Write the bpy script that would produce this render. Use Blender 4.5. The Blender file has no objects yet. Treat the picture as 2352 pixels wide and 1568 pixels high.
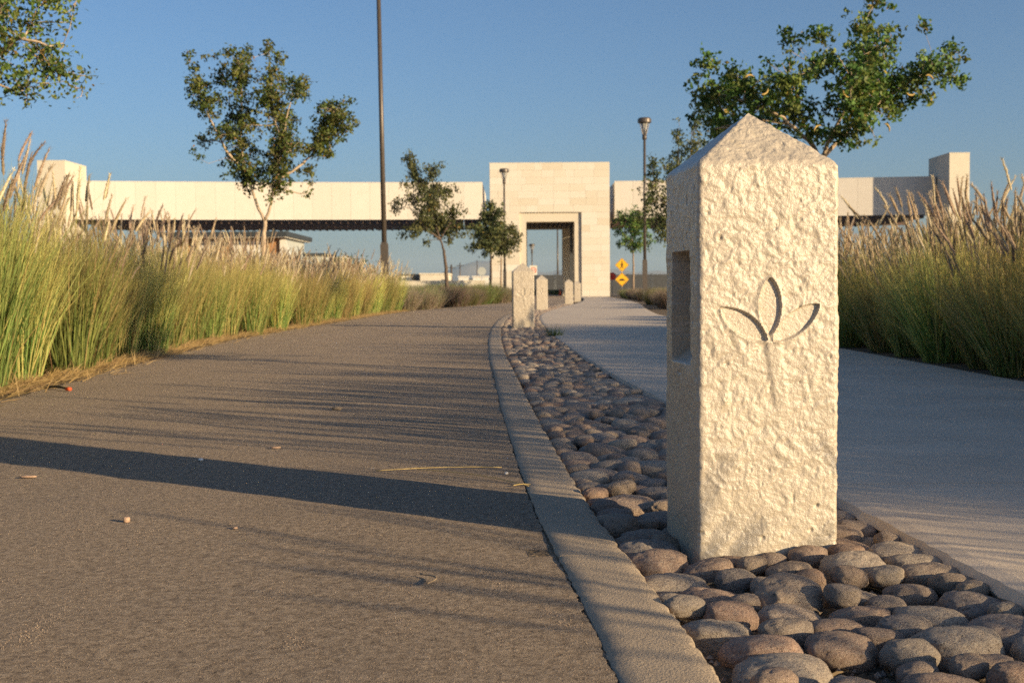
import bpy, math, random
import numpy as np
from mathutils import Matrix, Vector

R = math.radians
SC = bpy.context.scene
COL = SC.collection
random.seed(7)

# ------------------------------------------------------------------ camera, sky, sun, exposure
FPX = 2875.0                     # focal length in units of a 2352 px wide frame
EYE = 0.562
cam_d = bpy.data.cameras.new('camera')
cam = bpy.data.objects.new('camera', cam_d)
COL.objects.link(cam)
SC.camera = cam
cam_d.sensor_width = 36.0
cam_d.lens = 36.0 * FPX / 2352.0
cam_d.clip_start = 0.05
cam_d.clip_end = 20000
cam.matrix_world = (Matrix.Translation((0, 0, EYE)) @ Matrix.Rotation(R(90) - math.atan(119 / FPX), 4, 'X')
                    @ Matrix.Rotation(-0.007, 4, 'Z'))
cam_d.dof.use_dof = True
cam_d.dof.focus_distance = 2.68
cam_d.dof.aperture_fstop = 11.0
cam_d.dof.aperture_blades = 0

HAZE = 0.0001
SUN_EL = R(13.0)
SUN_H = Vector((0.814, -0.581, 0)).normalized()       # horizontal direction towards the sun
w = bpy.data.worlds.new('World')
SC.world = w
w.use_nodes = True
nt = w.node_tree
bg = nt.nodes['Background']
sky = nt.nodes.new('ShaderNodeTexSky')
sky.sky_type = 'NISHITA'
sky.sun_disc = False
sky.sun_elevation = SUN_EL
sky.sun_rotation = math.atan2(SUN_H.x, SUN_H.y)
sky.altitude = 1500
sky.air_density = 1.1
sky.dust_density = 6.0
sky.ozone_density = 4.6
nt.links.new(sky.outputs[0], bg.inputs[0])
bg.inputs[1].default_value = 0.0735

sd = bpy.data.lights.new('sun', 'SUN')
sd.energy = 4.3
sd.angle = R(0.53)
sd.color = (1.0, 0.78, 0.48)
so = bpy.data.objects.new('sun', sd)
COL.objects.link(so)
tosun = SUN_H * math.cos(SUN_EL) + Vector((0, 0, math.sin(SUN_EL)))
so.rotation_euler = tosun.to_track_quat('Z', 'Y').to_euler()
so.location = tosun * 40

vs = SC.view_settings
vs.view_transform = 'Standard'
vs.look = 'None'
vs.gamma = 1.0
vs.use_curve_mapping = False
vs.exposure = 0.93
SC.cycles.max_bounces = 6
SC.cycles.diffuse_bounces = 3
SC.cycles.transparent_max_bounces = 8
SC.cycles.volume_bounces = 0
SC.cycles.use_denoising = False
SC.cycles.sample_clamp_indirect = 3.0

# ------------------------------------------------------------------ helpers
def tag(o, label=None, cat=None, group=None, kind=None):
    if label: o['label'] = label
    if cat: o['category'] = cat
    if group: o['group'] = group
    if kind: o['kind'] = kind
    return o

def link(name, me, mat=None, parent=None, loc=(0, 0, 0), rz=0.0, scale=None):
    o = bpy.data.objects.new(name, me)
    COL.objects.link(o)
    if mat is not None and me is not None and not me.materials:
        me.materials.append(mat)
    o.location = loc
    o.rotation_euler = (0, 0, rz)
    if scale: o.scale = scale
    if parent: o.parent = parent
    return o

def thing(name, label, cat, loc=(0, 0, 0), rz=0.0, group=None):
    o = link(name, None, loc=loc, rz=rz)
    return tag(o, label, cat, group)

def build(name, V, F, col=None, smooth=False):
    """V (n,3), F list of int arrays (m,k); col (n,3) per-vertex colour."""
    me = bpy.data.meshes.new(name)
    V = np.asarray(V, dtype=np.float32)
    me.vertices.add(len(V))
    me.vertices.foreach_set('co', V.ravel())
    F = [np.asarray(f, dtype=np.int32) for f in F if len(f)]
    loops = np.concatenate([f.ravel() for f in F])
    sizes = np.concatenate([np.full(len(f), f.shape[1], dtype=np.int32) for f in F])
    starts = np.concatenate([[0], np.cumsum(sizes)[:-1]]).astype(np.int32)
    me.loops.add(len(loops))
    me.loops.foreach_set('vertex_index', loops)
    me.polygons.add(len(sizes))
    me.polygons.foreach_set('loop_start', starts)
    me.polygons.foreach_set('use_smooth', np.full(len(sizes), bool(smooth)))
    me.update(calc_edges=True)
    me.validate()
    if col is not None:
        a = me.attributes.new('tint', 'FLOAT_COLOR', 'POINT')
        c = np.ones((len(V), 4), dtype=np.float32)
        c[:, :3] = col
        a.data.foreach_set('color', c.ravel())
    return me

class MB:
    """collects boxes and tubes into ONE mesh"""
    def __init__(self): self.V = []; self.Q = []; self.T = []; self.n = 0
    def add(self, V, Q=(), T=()):
        V = np.asarray(V, float)
        if len(Q): self.Q.append(np.asarray(Q) + self.n)
        if len(T): self.T.append(np.asarray(T) + self.n)
        self.V.append(V); self.n += len(V)
        return self
    def box(self, x0, x1, y0, y1, z0, z1, M=None):
        V = np.array([[x, y, z] for z in (z0, z1) for y in (y0, y1) for x in (x0, x1)], float)
        if M is not None: V = np.array([M @ Vector(v) for v in V])
        return self.add(V, [[0, 2, 3, 1], [4, 5, 7, 6], [0, 1, 5, 4], [2, 6, 7, 3], [0, 4, 6, 2], [1, 3, 7, 5]])
    def tube(self, pts, rad, n=8, cap=True):
        pts = np.asarray(pts, float); rad = np.broadcast_to(np.asarray(rad, float), (len(pts),))
        d = np.gradient(pts, axis=0); d /= np.linalg.norm(d, axis=1)[:, None] + 1e-9
        ref = np.array([1, 0, 0]) if abs(d[0][0]) < 0.8 else np.array([0, 1, 0])
        a = np.cross(d, ref); a /= np.linalg.norm(a, axis=1)[:, None] + 1e-9
        b = np.cross(d, a)
        th = np.linspace(0, 2 * np.pi, n, endpoint=False)
        V = pts[:, None, :] + rad[:, None, None] * (np.cos(th)[None, :, None] * a[:, None, :] + np.sin(th)[None, :, None] * b[:, None, :])
        V = V.reshape(-1, 3)
        i = np.arange(len(pts) - 1)[:, None] * n; j = np.arange(n)[None, :]; k = (j + 1) % n
        Q = np.stack([i + j, i + n + j, i + n + k, i + k], -1).reshape(-1, 4)
        T = []
        if cap:
            V = np.vstack([V, pts[:1], pts[-1:]])
            c0, c1 = len(V) - 2, len(V) - 1; e = (len(pts) - 1) * n
            T = [[c0, q, (q + 1) % n] for q in range(n)] + [[c1, e + (q + 1) % n, e + q] for q in range(n)]
        return self.add(V, Q, T)
    def mesh(self, name, smooth=False, col=None):
        F = []
        if self.Q: F.append(np.concatenate(self.Q))
        if self.T: F.append(np.concatenate(self.T))
        return build(name, np.concatenate(self.V), F, col, smooth)

def boxmesh(name, x0, x1, y0, y1, z0, z1): return MB().box(x0, x1, y0, y1, z0, z1).mesh(name)

# --- value noise (numpy)
def _h(ix, iy, iz, s):
    n = (ix * 374761393 + iy * 668265263 + iz * 2147483647 % 1274126177 + iz * 1274126177 + s * 974634241) & 0xffffffff
    n = ((n ^ (n >> 13)) * 1274126177) & 0xffffffff
    n = n ^ (n >> 16)
    return (n & 0xffff) / 65535.0
def vn(p, s=0):
    p = np.asarray(p, float); i = np.floor(p).astype(np.int64); f = p - i
    f = f * f * f * (f * (f * 6 - 15) + 10)
    x, y, z = i[:, 0], i[:, 1], i[:, 2]; fx, fy, fz = f[:, 0], f[:, 1], f[:, 2]
    def L(a, b, t): return a + (b - a) * t
    return L(L(L(_h(x, y, z, s), _h(x + 1, y, z, s), fx), L(_h(x, y + 1, z, s), _h(x + 1, y + 1, z, s), fx), fy),
             L(L(_h(x, y, z + 1, s), _h(x + 1, y, z + 1, s), fx), L(_h(x, y + 1, z + 1, s), _h(x + 1, y + 1, z + 1, s), fx), fy), fz)
def fbm(p, s=0, o=3):
    r = 0; a = 1; t = 0
    for k in range(o):
        r = r + a * vn(np.asarray(p) * (2.03 ** k) + 17.3 * k, s + k); t += a; a *= 0.5
    return r / t
def sstep(a, b, x):
    t = np.clip((x - a) / (b - a), 0, 1); return t * t * (3 - 2 * t)

# ------------------------------------------------------------------ materials
class NT:
    def __init__(self, name):
        self.m = bpy.data.materials.new(name); self.m.use_nodes = True
        self.t = self.m.node_tree; self.b = self.t.nodes['Principled BSDF']; self.out = self.t.nodes['Material Output']
    def n(self, typ, **k):
        x = self.t.nodes.new('ShaderNode' + typ)
        for a, v in k.items():
            if a in x.inputs: x.inputs[a].default_value = v
            else: setattr(x, a, v)
        return x
    def l(self, a, b): self.t.links.new(a, b)
    def coord(self, kind='Object', scale=(1, 1, 1)):
        tc = self.n('TexCoord'); mp = self.n('Mapping'); mp.inputs['Scale'].default_value = scale
        if kind == 'World':
            g = self.n('NewGeometry'); self.l(g.outputs['Position'], mp.inputs[0])
        else: self.l(tc.outputs[kind], mp.inputs[0])
        return mp.outputs[0]
    def noise(self, v, scale, detail=3.0, rough=0.55, dist=0.0):
        x = self.n('TexNoise'); x.inputs['Scale'].default_value = scale; x.inputs['Detail'].default_value = detail
        x.inputs['Roughness'].default_value = rough; x.inputs['Distortion'].default_value = dist
        self.l(v, x.inputs['Vector']); return x.outputs[0]
    def voro(self, v, scale, feature='F1', out='Distance'):
        x = self.n('TexVoronoi'); x.feature = feature; x.inputs['Scale'].default_value = scale
        self.l(v, x.inputs['Vector']); return x.outputs[out]
    def ramp(self, fac, stops):
        x = self.n('ValToRGB'); e = x.color_ramp.elements
        while len(e) < len(stops): e.new(0.5)
        for q, (p, c) in zip(e, stops):
            q.position = p; q.color = (*c, 1) if len(c) == 3 else c
        self.l(fac, x.inputs[0]); return x.outputs[0]
    def mix(self, fac, a, b, mode='MIX'):
        x = self.n('Mix'); x.data_type = 'RGBA'; x.blend_type = mode
        for s, v in ((0, fac), (6, a), (7, b)):
            if hasattr(v, 'is_output'): self.l(v, x.inputs[s])
            elif s == 0: x.inputs[0].default_value = v
            else: x.inputs[s].default_value = (*v, 1)
        return x.outputs[2]
    def math(self, op, a, b=0.0, c=None):
        x = self.n('Math'); x.operation = op
        for s, v in ((0, a), (1, b), (2, c)):
            if v is None: continue
            if hasattr(v, 'is_output'): self.l(v, x.inputs[s])
            else: x.inputs[s].default_value = v
        return x.outputs[0]
    def bump(self, h, dist, strength=1.0, prev=None):
        x = self.n('Bump'); x.inputs['Distance'].default_value = dist; x.inputs['Strength'].default_value = strength
        self.l(h, x.inputs['Height'])
        if prev is not None: self.l(prev, x.inputs['Normal'])
        return x.outputs[0]
    def fin(self, color=None, rough=0.8, normal=None, spec=0.3, metal=0.0):
        b = self.b
        if color is not None:
            if hasattr(color, 'is_output'): self.l(color, b.inputs['Base Color'])
            else: b.inputs['Base Color'].default_value = (*color, 1)
        if hasattr(rough, 'is_output'): self.l(rough, b.inputs['Roughness'])
        else: b.inputs['Roughness'].default_value = rough
        b.inputs['Specular IOR Level'].default_value = spec
        b.inputs['Metallic'].default_value = metal
        if normal is not None: self.l(normal, b.inputs['Normal'])
        return self.m

def simple(name, c, rough=0.7, var=0.12, scale=6.0, bump=0.0, metal=0.0, spec=0.3):
    t = NT(name); v = t.coord()
    n = t.noise(v, scale, 4)
    lo = tuple(x * (1 - var) for x in c); hi = tuple(min(1, x * (1 + var)) for x in c)
    nn = t.bump(t.noise(v, scale * 6, 3), bump) if bump else None
    return t.fin(t.ramp(n, [(0.3, lo), (0.7, hi)]), rough, nn, spec, metal)

# asphalt: pale dusty binder with aggregate
t = NT('asphalt'); v = t.coord('World')
big = t.noise(v, 1.1, 5); mid = t.noise(v, 11, 4); fine = t.noise(v, 150, 5, 0.8); grain = t.noise(v, 520, 2, 0.6)
track = t.noise(t.coord('World', (2.6, 0.22, 1)), 1.0, 4)
c = t.ramp(fine, [(0.33, (0.13, 0.096, 0.068)), (0.5, (0.38, 0.285, 0.20)), (0.67, (0.66, 0.52, 0.38))])
c = t.mix(t.math('MULTIPLY', t.math('MAXIMUM', t.math('SUBTRACT', big, 0.38), 0.0), 1.6), c, (0.46, 0.355, 0.26))
c = t.mix(t.math('MULTIPLY', t.math('MAXIMUM', t.math('SUBTRACT', track, 0.45), 0.0), 1.7), c, (0.26, 0.205, 0.155))
sp = t.n('TexVoronoi'); sp.inputs['Scale'].default_value = 110; t.l(v, sp.inputs['Vector'])
bw = t.n('SeparateColor'); t.l(sp.outputs['Color'], bw.inputs[0])
near = t.math('LESS_THAN', sp.outputs['Distance'], 0.34)
pits = t.math('MULTIPLY', t.math('GREATER_THAN', bw.outputs[0], 0.80), near)
chips = t.math('MULTIPLY', t.math('GREATER_THAN', bw.outputs[1], 0.90), near)
c = t.mix(t.math('MULTIPLY', pits, 0.75), c, (0.05, 0.042, 0.036))
c = t.mix(t.math('MULTIPLY', chips, 0.7), c, (0.56, 0.46, 0.34))
blot = t.noise(v, 55, 4, 0.7)
c = t.mix(0.5, c, t.ramp(blot, [(0.34, (0.14, 0.105, 0.078)), (0.5, (0.38, 0.29, 0.205)), (0.66, (0.62, 0.49, 0.36))]))
h = t.math('ADD', t.math('ADD', t.math('ADD', fine, t.math('MULTIPLY', blot, 1.2)), t.math('MULTIPLY', grain, 0.35)), t.math('SUBTRACT', t.math('MULTIPLY', chips, 0.5), t.math('MULTIPLY', pits, 0.9)))
nb = t.bump(mid, 0.006, 0.5)
nb = t.bump(h, 0.0090, 1.0, nb)
M_ASPH = t.fin(c, 0.92, nb, 0.15)

def concrete(name, base, streak=0.0, rough=1.0):
    t = NT(name); v = t.coord('World')
    a = t.noise(v, 2.2, 5); b = t.noise(v, 160, 3, 0.7)
    lo = tuple(q * 0.80 for q in base); hi = tuple(min(1, q * 1.12) for q in base)
    c = t.ramp(a, [(0.3, lo), (0.7, hi)])
    c = t.mix(0.35 * rough, c, t.ramp(b, [(0.3, tuple(q * 0.6 for q in base)), (0.7, hi)]))
    pit = t.voro(v, 55); pm = t.math('LESS_THAN', pit, 0.10)
    c = t.mix(t.math('MULTIPLY', pm, 0.35), c, tuple(q * 0.35 for q in base))
    h = t.math('SUBTRACT', b, t.math('MULTIPLY', pm, 0.8))
    g = t.noise(v, 330, 3, 0.7)
    nb = t.bump(t.math('ADD', h, t.math('MULTIPLY', g, 0.6)), 0.0042 * rough, 0.95)
    st = t.noise(v, 0.9, 6, 0.65, 0.4)
    c = t.mix(t.math('MULTIPLY', t.math('MAXIMUM', t.math('SUBTRACT', st, 0.5), 0.0), 2.2), c, tuple(q * 0.6 for q in base))
    if streak:
        v2 = t.coord('World', (1.2, 130, 1)); s = t.noise(v2, 1.0, 3, 0.6)
        c = t.mix(0.35, c, t.ramp(s, [(0.35, tuple(q * 0.72 for q in base)), (0.65, hi)]))
        nb = t.bump(s, streak, 0.7, nb)
    return t.fin(c, 0.88, nb, 0.2)
M_KERB = concrete('kerb_concrete', (0.49, 0.385, 0.275))
M_WALK = concrete('walk_concrete', (0.70, 0.57, 0.43), 0.0010, 0.3)

def soilmat(name, a, b, c2):
    t = NT(name); v = t.coord('World')
    n1 = t.noise(v, 1.5, 5); n2 = t.noise(v, 60, 4, 0.7); vo = t.voro(v, 90)
    c = t.ramp(n2, [(0.3, a), (0.55, b), (0.75, c2)])
    c = t.mix(t.math('MULTIPLY', n1, 0.5), c, b)
    nb = t.bump(t.math('ADD', n2, t.math('MULTIPLY', vo, -0.6)), 0.012)
    return t.fin(c, 0.95, nb, 0.1)
M_SOIL = soilmat('soil', (0.10, 0.075, 0.05), (0.20, 0.15, 0.10), (0.34, 0.26, 0.18))
M_GROUND = soilmat('desert_ground', (0.17, 0.13, 0.09), (0.28, 0.22, 0.15), (0.36, 0.28, 0.2))

# bollard plaster paint
t = NT('painted_plaster'); v = t.coord('Object')
a = t.noise(v, 7, 4); b = t.noise(v, 120, 4, 0.65); pit = t.voro(v, 46); pm = t.math('LESS_THAN', pit, 0.085)
c = t.ramp(a, [(0.3, (0.455, 0.385, 0.295)), (0.7, (0.52, 0.445, 0.345))])
c = t.mix(t.math('MULTIPLY', t.math('GREATER_THAN', t.noise(v, 24, 5, 0.7), 0.63), 0.4), c, (0.52, 0.43, 0.29))
c = t.mix(t.math('MULTIPLY', pm, 0.4), c, (0.32, 0.26, 0.18))
sx = t.n('SeparateXYZ'); t.l(t.coord('Object'), sx.inputs[0])
grime = t.math('MULTIPLY', t.math('SUBTRACT', 1.0, t.math('MULTIPLY', t.math('ADD', sx.outputs[2], 0.02), 5.0)), 0.6)
gr = t.math('MULTIPLY', t.math('MAXIMUM', grime, 0.0), t.noise(v, 14, 4))
c = t.mix(gr, c, (0.46, 0.40, 0.30))
nb = t.bump(t.math('SUBTRACT', b, t.math('MULTIPLY', pm, 1.0)), 0.0030, 0.9)
M_PLASTER = t.fin(c, t.math('ADD', t.math('MULTIPLY', a, 0.25), 0.20), nb, 0.6)

# cobbles
def stone_mat(name, attr):
    t = NT(name); v = t.coord('Object')
    oi = t.n('ObjectInfo')
    if attr:
        at = t.n('Attribute'); at.attribute_name = 'tint'; base = at.outputs['Color']; v = t.coord('World')
    else:
        base = t.ramp(oi.outputs['Random'], [(0.0, (0.30, 0.235, 0.185)), (0.14, (0.44, 0.36, 0.275)), (0.28, (0.27, 0.185, 0.15)), (0.42, (0.26, 0.25, 0.24)),
                                             (0.56, (0.38, 0.285, 0.225)), (0.68, (0.31, 0.19, 0.135)), (0.80, (0.33, 0.295, 0.25)), (0.91, (0.54, 0.46, 0.36)), (1.0, (0.36, 0.22, 0.165))])
        tr = t.n('VectorMath'); tr.operation = 'ADD'
        cx = t.n('CombineXYZ'); t.l(t.math('MULTIPLY', oi.outputs['Random'], 37.0), cx.inputs[0]); t.l(cx.outputs[0], tr.inputs[1]); t.l(v, tr.inputs[0]); v = tr.outputs[0]
    k = 1.0 if attr else 0.085
    n1 = t.noise(v, 14 * k, 5, 0.6, 0.6); n2 = t.noise(v, 150 * k, 5, 0.75); n3 = t.noise(v, 36 * k, 4, 0.7)
    dust = t.math('MULTIPLY', t.math('SUBTRACT', n1, 0.46), 1.6)
    c = t.mix(t.math('MAXIMUM', dust, 0.0), base, (0.38, 0.315, 0.24))
    c = t.mix(0.40, c, t.ramp(n2, [(0.32, (0.081, 0.061, 0.054)), (0.5, (0.338, 0.270, 0.223)), (0.7, (0.600, 0.581, 0.459))]))
    pit = t.voro(v, 110 * k); pm = t.math('MULTIPLY', t.math('LESS_THAN', pit, 0.22), t.math('GREATER_THAN', n3, 0.5))
    c = t.mix(t.math('MULTIPLY', pm, 0.7), c, (0.06, 0.045, 0.038))
    c = t.mix(1.0, c, (1.05, 1.0, 0.96), 'MULTIPLY')
    nb = t.bump(n3, 0.008, 0.7)
    nb = t.bump(t.math('SUBTRACT', n2, t.math('MULTIPLY', pm, 1.3)), 0.005, 0.9, nb)
    return t.fin(c, 0.85, nb, 0.22)
M_STONE = stone_mat('river_stone', False)
M_STONES = stone_mat('river_stones_far', True)

def leafmat(name, trans=0.35, tint=(1, 1, 1), rough=0.55, spec=0.3):
    t = NT(name); at = t.n('Attribute'); at.attribute_name = 'tint'
    oi = t.n('ObjectInfo')
    c = at.outputs['Color']
    hs = t.n('HueSaturation'); t.l(c, hs.inputs['Color'])
    t.l(t.math('ADD', t.math('MULTIPLY', oi.outputs['Random'], 0.05), 0.476), hs.inputs['Hue'])
    t.l(t.math('ADD', t.math('MULTIPLY', oi.outputs['Random'], 0.55), 0.72), hs.inputs['Value'])
    c = hs.outputs[0]
    t.fin(c, rough, None, spec)
    tr = t.n('BsdfTranslucent'); t.l(t.mix(1.0, c, (1.0, 1.0, 0.75), 'MULTIPLY'), tr.inputs[0])
    mx = t.n('MixShader'); mx.inputs[0].default_value = trans
    t.l(t.b.outputs[0], mx.inputs[1]); t.l(tr.outputs[0], mx.inputs[2]); t.l(mx.outputs[0], t.out.inputs[0])
    return t.m
M_GRASS = leafmat('grass_blade', 0.35)
M_PLUME = leafmat('grass_plume', 0.35, rough=0.8, spec=0.1)
M_LEAF = leafmat('tree_leaf', 0.25)
M_SHRUB = leafmat('shrub_leaf', 0.25)
M_BARK = simple('bark', (0.29, 0.21, 0.145), 0.9, 0.3, 14, 0.006)
M_BARKD = simple('dark_bark', (0.11, 0.08, 0.06), 0.9, 0.3, 14, 0.006)
M_BARKP = simple('pale_bark', (0.42, 0.32, 0.22), 0.9, 0.25, 14, 0.006)
M_POD = simple('pod', (0.40, 0.27, 0.08), 0.6, 0.25, 30)
M_POLE = simple('brown_metal', (0.105, 0.085, 0.07), 0.42, 0.12, 10, 0, 0.3, 0.4)
M_POLEG = simple('grey_metal', (0.36, 0.36, 0.35), 0.45, 0.1, 10, 0, 0.5, 0.4)
M_LENS = simple('lamp_glass', (0.42, 0.40, 0.36), 0.25, 0.05, 5)
M_PANEL = None
def panel_mat(name, stops, rough=0.75, gr=40):
    t = NT(name); oi = t.n('ObjectInfo'); v = t.coord('World')
    c = t.ramp(oi.outputs['Random'], stops)
    n = t.noise(v, 1.6, 5); n2 = t.noise(v, gr, 3)
    c = t.mix(0.25, c, t.mix(1.0, c, t.ramp(n, [(0.25, (0.78, 0.76, 0.72)), (0.75, (1.0, 1.0, 1.0))]), 'MULTIPLY'))
    return t.fin(c, rough, t.bump(n2, 0.004, 0.5), 0.25)
M_PANEL = panel_mat('facade_panel', [(0, (0.63, 0.57, 0.49)), (0.5, (0.65, 0.59, 0.51)), (1, (0.67, 0.61, 0.53))])
M_TILE = panel_mat('limestone_tile', [(0, (0.60, 0.53, 0.42)), (0.2, (0.64, 0.585, 0.49)), (0.55, (0.65, 0.60, 0.51)), (0.8, (0.625, 0.555, 0.45)), (1, (0.67, 0.625, 0.54))], 0.8, 12)
M_CREAM = simple('cream_render', (0.61, 0.545, 0.43), 0.85, 0.06, 1.2)
M_WHITE = simple('white_render', (0.66, 0.62, 0.55), 0.85, 0.05, 1.2)
M_GROUT = simple('grout', (0.60, 0.52, 0.40), 0.9, 0.05, 3)
M_SLAT = simple('brown_timber', (0.13, 0.085, 0.065), 0.75, 0.25, 4)
M_DARK = simple('dark_grey_metal', (0.06, 0.062, 0.066), 0.6, 0.15, 3)
M_ROOF = simple('dark_fascia', (0.04, 0.045, 0.048), 0.6, 0.1, 3)
M_BRICK = simple('orange_stone', (0.42, 0.22, 0.10), 0.9, 0.35, 9, 0.02)
M_GREYB = simple('grey_render', (0.40, 0.41, 0.38), 0.85, 0.08, 1)
M_YEL = simple('sign_yellow', (0.80, 0.42, 0.02), 0.45, 0.04, 5)
M_BLK = simple('sign_black', (0.02, 0.02, 0.02), 0.5, 0.1, 5)
M_RED = simple('sign_red', (0.62, 0.055, 0.035), 0.45, 0.08, 5)
M_SWHITE = simple('sign_white', (0.76, 0.72, 0.66), 0.5, 0.04, 5)
M_RUBBER = simple('black_rubber', (0.018, 0.018, 0.018), 0.5, 0.2, 20)
M_ORANGE = simple('orange_cap', (0.60, 0.10, 0.035), 0.5, 0.1, 20)
M_STRAW = simple('straw', (0.52, 0.38, 0.15), 0.7, 0.2, 60)
M_TWIG = simple('dry_twig', (0.34, 0.25, 0.16), 0.85, 0.2, 60)
M_PEB = simple('pebble', (0.42, 0.28, 0.19), 0.85, 0.25, 60, 0.002)
M_GLASS = simple('window_glass', (0.05, 0.06, 0.07), 0.15, 0.1, 1)
M_MOUNT = simple('mountain_rock', (0.20, 0.17, 0.14), 0.95, 0.3, 0.004)

# ------------------------------------------------------------------ the ground plan (x as a function of the distance y)
def curve(pts):
    P = np.array(pts, float)
    y, x = P[:, 1], P[:, 0]
    h = np.diff(y); dl = np.diff(x) / h
    m = np.zeros(len(y)); m[0], m[-1] = dl[0], dl[-1]
    for i in range(1, len(y) - 1):
        m[i] = 0 if dl[i - 1] * dl[i] <= 0 else 2 * dl[i - 1] * dl[i] / (dl[i - 1] + dl[i])
    def f(q):
        q = np.asarray(q, float); i = np.clip(np.searchsorted(y, q) - 1, 0, len(y) - 2)
        s = np.clip((q - y[i]) / h[i], 0, 1)
        return (x[i] * (2 * s ** 3 - 3 * s ** 2 + 1) + h[i] * m[i] * (s ** 3 - 2 * s ** 2 + s)
                + x[i + 1] * (-2 * s ** 3 + 3 * s ** 2) + h[i] * m[i + 1] * (s ** 3 - s ** 2))
    return f
KR = curve([(0.36, -6), (0.35, 0), (0.30, 1.76), (0.205, 3.2), (0.15, 4.48), (0.09, 6.12), (0.03, 8.19), (-0.05, 10.8), (-0.12, 14.5), (-0.15, 18.3), (-0.11, 22.5), (-0.01, 26.7), (0.60, 34), (1.95, 47.7), (2.95, 59.8), (4.2, 80), (4.6, 96), (4.8, 130)])
SL = curve([(0.96, -6), (0.94, 0), (0.90, 2.18), (0.84, 3.2), (0.735, 6.14), (0.655, 7.8), (0.60, 9.48), (0.54, 11.9), (0.50, 15.3), (0.49, 20), (0.53, 24), (0.63, 27.2), (1.12, 34), (2.42, 47.7), (3.4, 59.8), (4.5, 80), (4.85, 96), (5.0, 130)])
RL = curve([(-2.45, -6), (-2.5, 0), (-2.7, 6.6), (-2.94, 9.85), (-3.25, 15.3), (-3.18, 21), (-2.86, 32.2), (-1.8, 41.4), (-0.14, 55.9), (0.9, 75), (1.5, 96), (1.6, 130)])
SR = curve([(2.9, -6), (2.92, 0), (2.95, 7.2), (2.97, 10), (3.0, 18), (3.1, 25.9), (3.4, 30.7), (5.02, 50.6), (6.75, 88.8), (7.0, 100)])

def ysamples(a, b, m=0.04, k=0.022):
    ys = [a]
    while ys[-1] < b: ys.append(ys[-1] + max(m if ys[-1] > 1.3 else 0.06, k * max(0, ys[-1] - 1.0)))
    ys[-1] = b
    return np.array(ys)

def strip(name, ys, xl, xr, z, nx=1):
    """flat sheet between two edge curves"""
    s = np.linspace(0, 1, nx + 1)
    X = xl[:, None] + (xr - xl)[:, None] * s[None, :]
    V = np.stack([X, np.broadcast_to(ys[:, None], X.shape), np.full(X.shape, z)], -1).reshape(-1, 3)
    n = nx + 1; i = np.arange(len(ys) - 1)[:, None] * n; j = np.arange(nx)[None, :]
    Q = np.stack([i + j, i + j + 1, i + n + j + 1, i + n + j], -1).reshape(-1, 4)
    return V, Q

# ground sheet out to the horizon
V = [[-9000, -400, -0.09], [9000, -400, -0.09], [9000, 9000, -0.09], [-9000, 9000, -0.09]]
tag(link('ground', build('ground', V, [[[0, 1, 2, 3]]]), M_GROUND), 'dry dusty earth stretching to the mountains', 'ground', kind='structure')
ys = ysamples(-6, 96)
V, Q = strip('b', ys, RL(ys) - 16, RL(ys) + 0.12, -0.012)
bed1 = tag(link('planting_bed', build('planting_bed', V, [Q]), M_SOIL), 'brown soil bed under the tall grass left of the asphalt', 'planting bed', kind='structure')
V, Q = strip('b', ys, SR(ys) - 0.02, SR(ys) + 16, -0.016)
tag(link('planting_bed', build('planting_bed', V, [Q]), M_SOIL), 'brown soil bed under the tall grass right of the pavement', 'planting bed', kind='structure')

# asphalt: crumbled edge against the kerb, gentle real unevenness close to the camera
ys = ysamples(-6, 130, 0.008, 0.008)
edge = KR(ys) - 0.15
rng = np.random.default_rng(3)
p1 = np.stack([ys * 7, ys * 0, ys * 0], -1); p2 = np.stack([ys * 31, ys * 0 + 5, ys * 0], -1)
jag = 0.0003 + 0.004 * sstep(0.55, 0.85, vn(p1, 4)) + 0.005 * sstep(0.55, 0.85, vn(p2, 9))
jag *= np.clip(1.2 - ys / 12, 0.25, 1)
p3 = np.stack([ys * 95, ys * 0 + 2, ys * 0], -1)
jag += np.where(ys < 8, 0.0025 * sstep(0.5, 0.9, vn(p3, 11)), 0)
V, Q = strip('road', ys, RL(ys) + 0.03 * (vn(p1, 2) - 0.5), edge - jag, 0.0, 30)
d = (vn(V * np.array([2.2, 2.2, 1]), 6) - 0.5) * 0.006 + (vn(V * np.array([9, 9, 1]), 8) - 0.5) * 0.003
V[:, 2] += d - 0.002
road = tag(link('asphalt_path', build('asphalt_path', V, [Q], smooth=True), M_ASPH), 'dusty grey-brown asphalt path curving towards the stone gateway', 'path', kind='structure')
V, Q = strip('dirt', ys, edge - 0.06, edge + 0.01, -0.0045, 1)
link('joint_dirt', build('joint_dirt', V, [Q]), M_SOIL, road)

# coarse chippings standing proud of the worn binder close by
rc_ = np.random.default_rng(77); n = 60000
yy = 1.62 * (1 - rc_.random(n) * 0.72) ** -1.0
xx = -0.62 * yy + rc_.random(n) * (KR(yy) - 0.155 + 0.62 * yy)
rr = rc_.uniform(0.0007, 0.0019, n) * (0.75 + 0.12 * yy); hh = rr * rc_.uniform(0.25, 0.60, n)
q_ = np.stack([xx, yy, np.zeros(n)], -1); zs_ = (vn(q_ * np.array([2.2, 2.2, 1]), 6) - 0.5) * 0.006 + (vn(q_ * np.array([9, 9, 1]), 8) - 0.5) * 0.003 - 0.002; an = rc_.uniform(0, 6.283, n)
cr_ = []
for k in range(4):
    a = an + k * math.pi / 2 + rc_.uniform(-.4, .4, n); q = rr * rc_.uniform(0.7, 1.25, n)
    cr_.append(np.stack([xx + q * np.cos(a), yy + q * np.sin(a), zs_ - 0.001], -1))
cr_.append(np.stack([xx + rr * rc_.uniform(-.4, .4, n), yy + rr * rc_.uniform(-.4, .4, n), zs_ + hh], -1))
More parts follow.
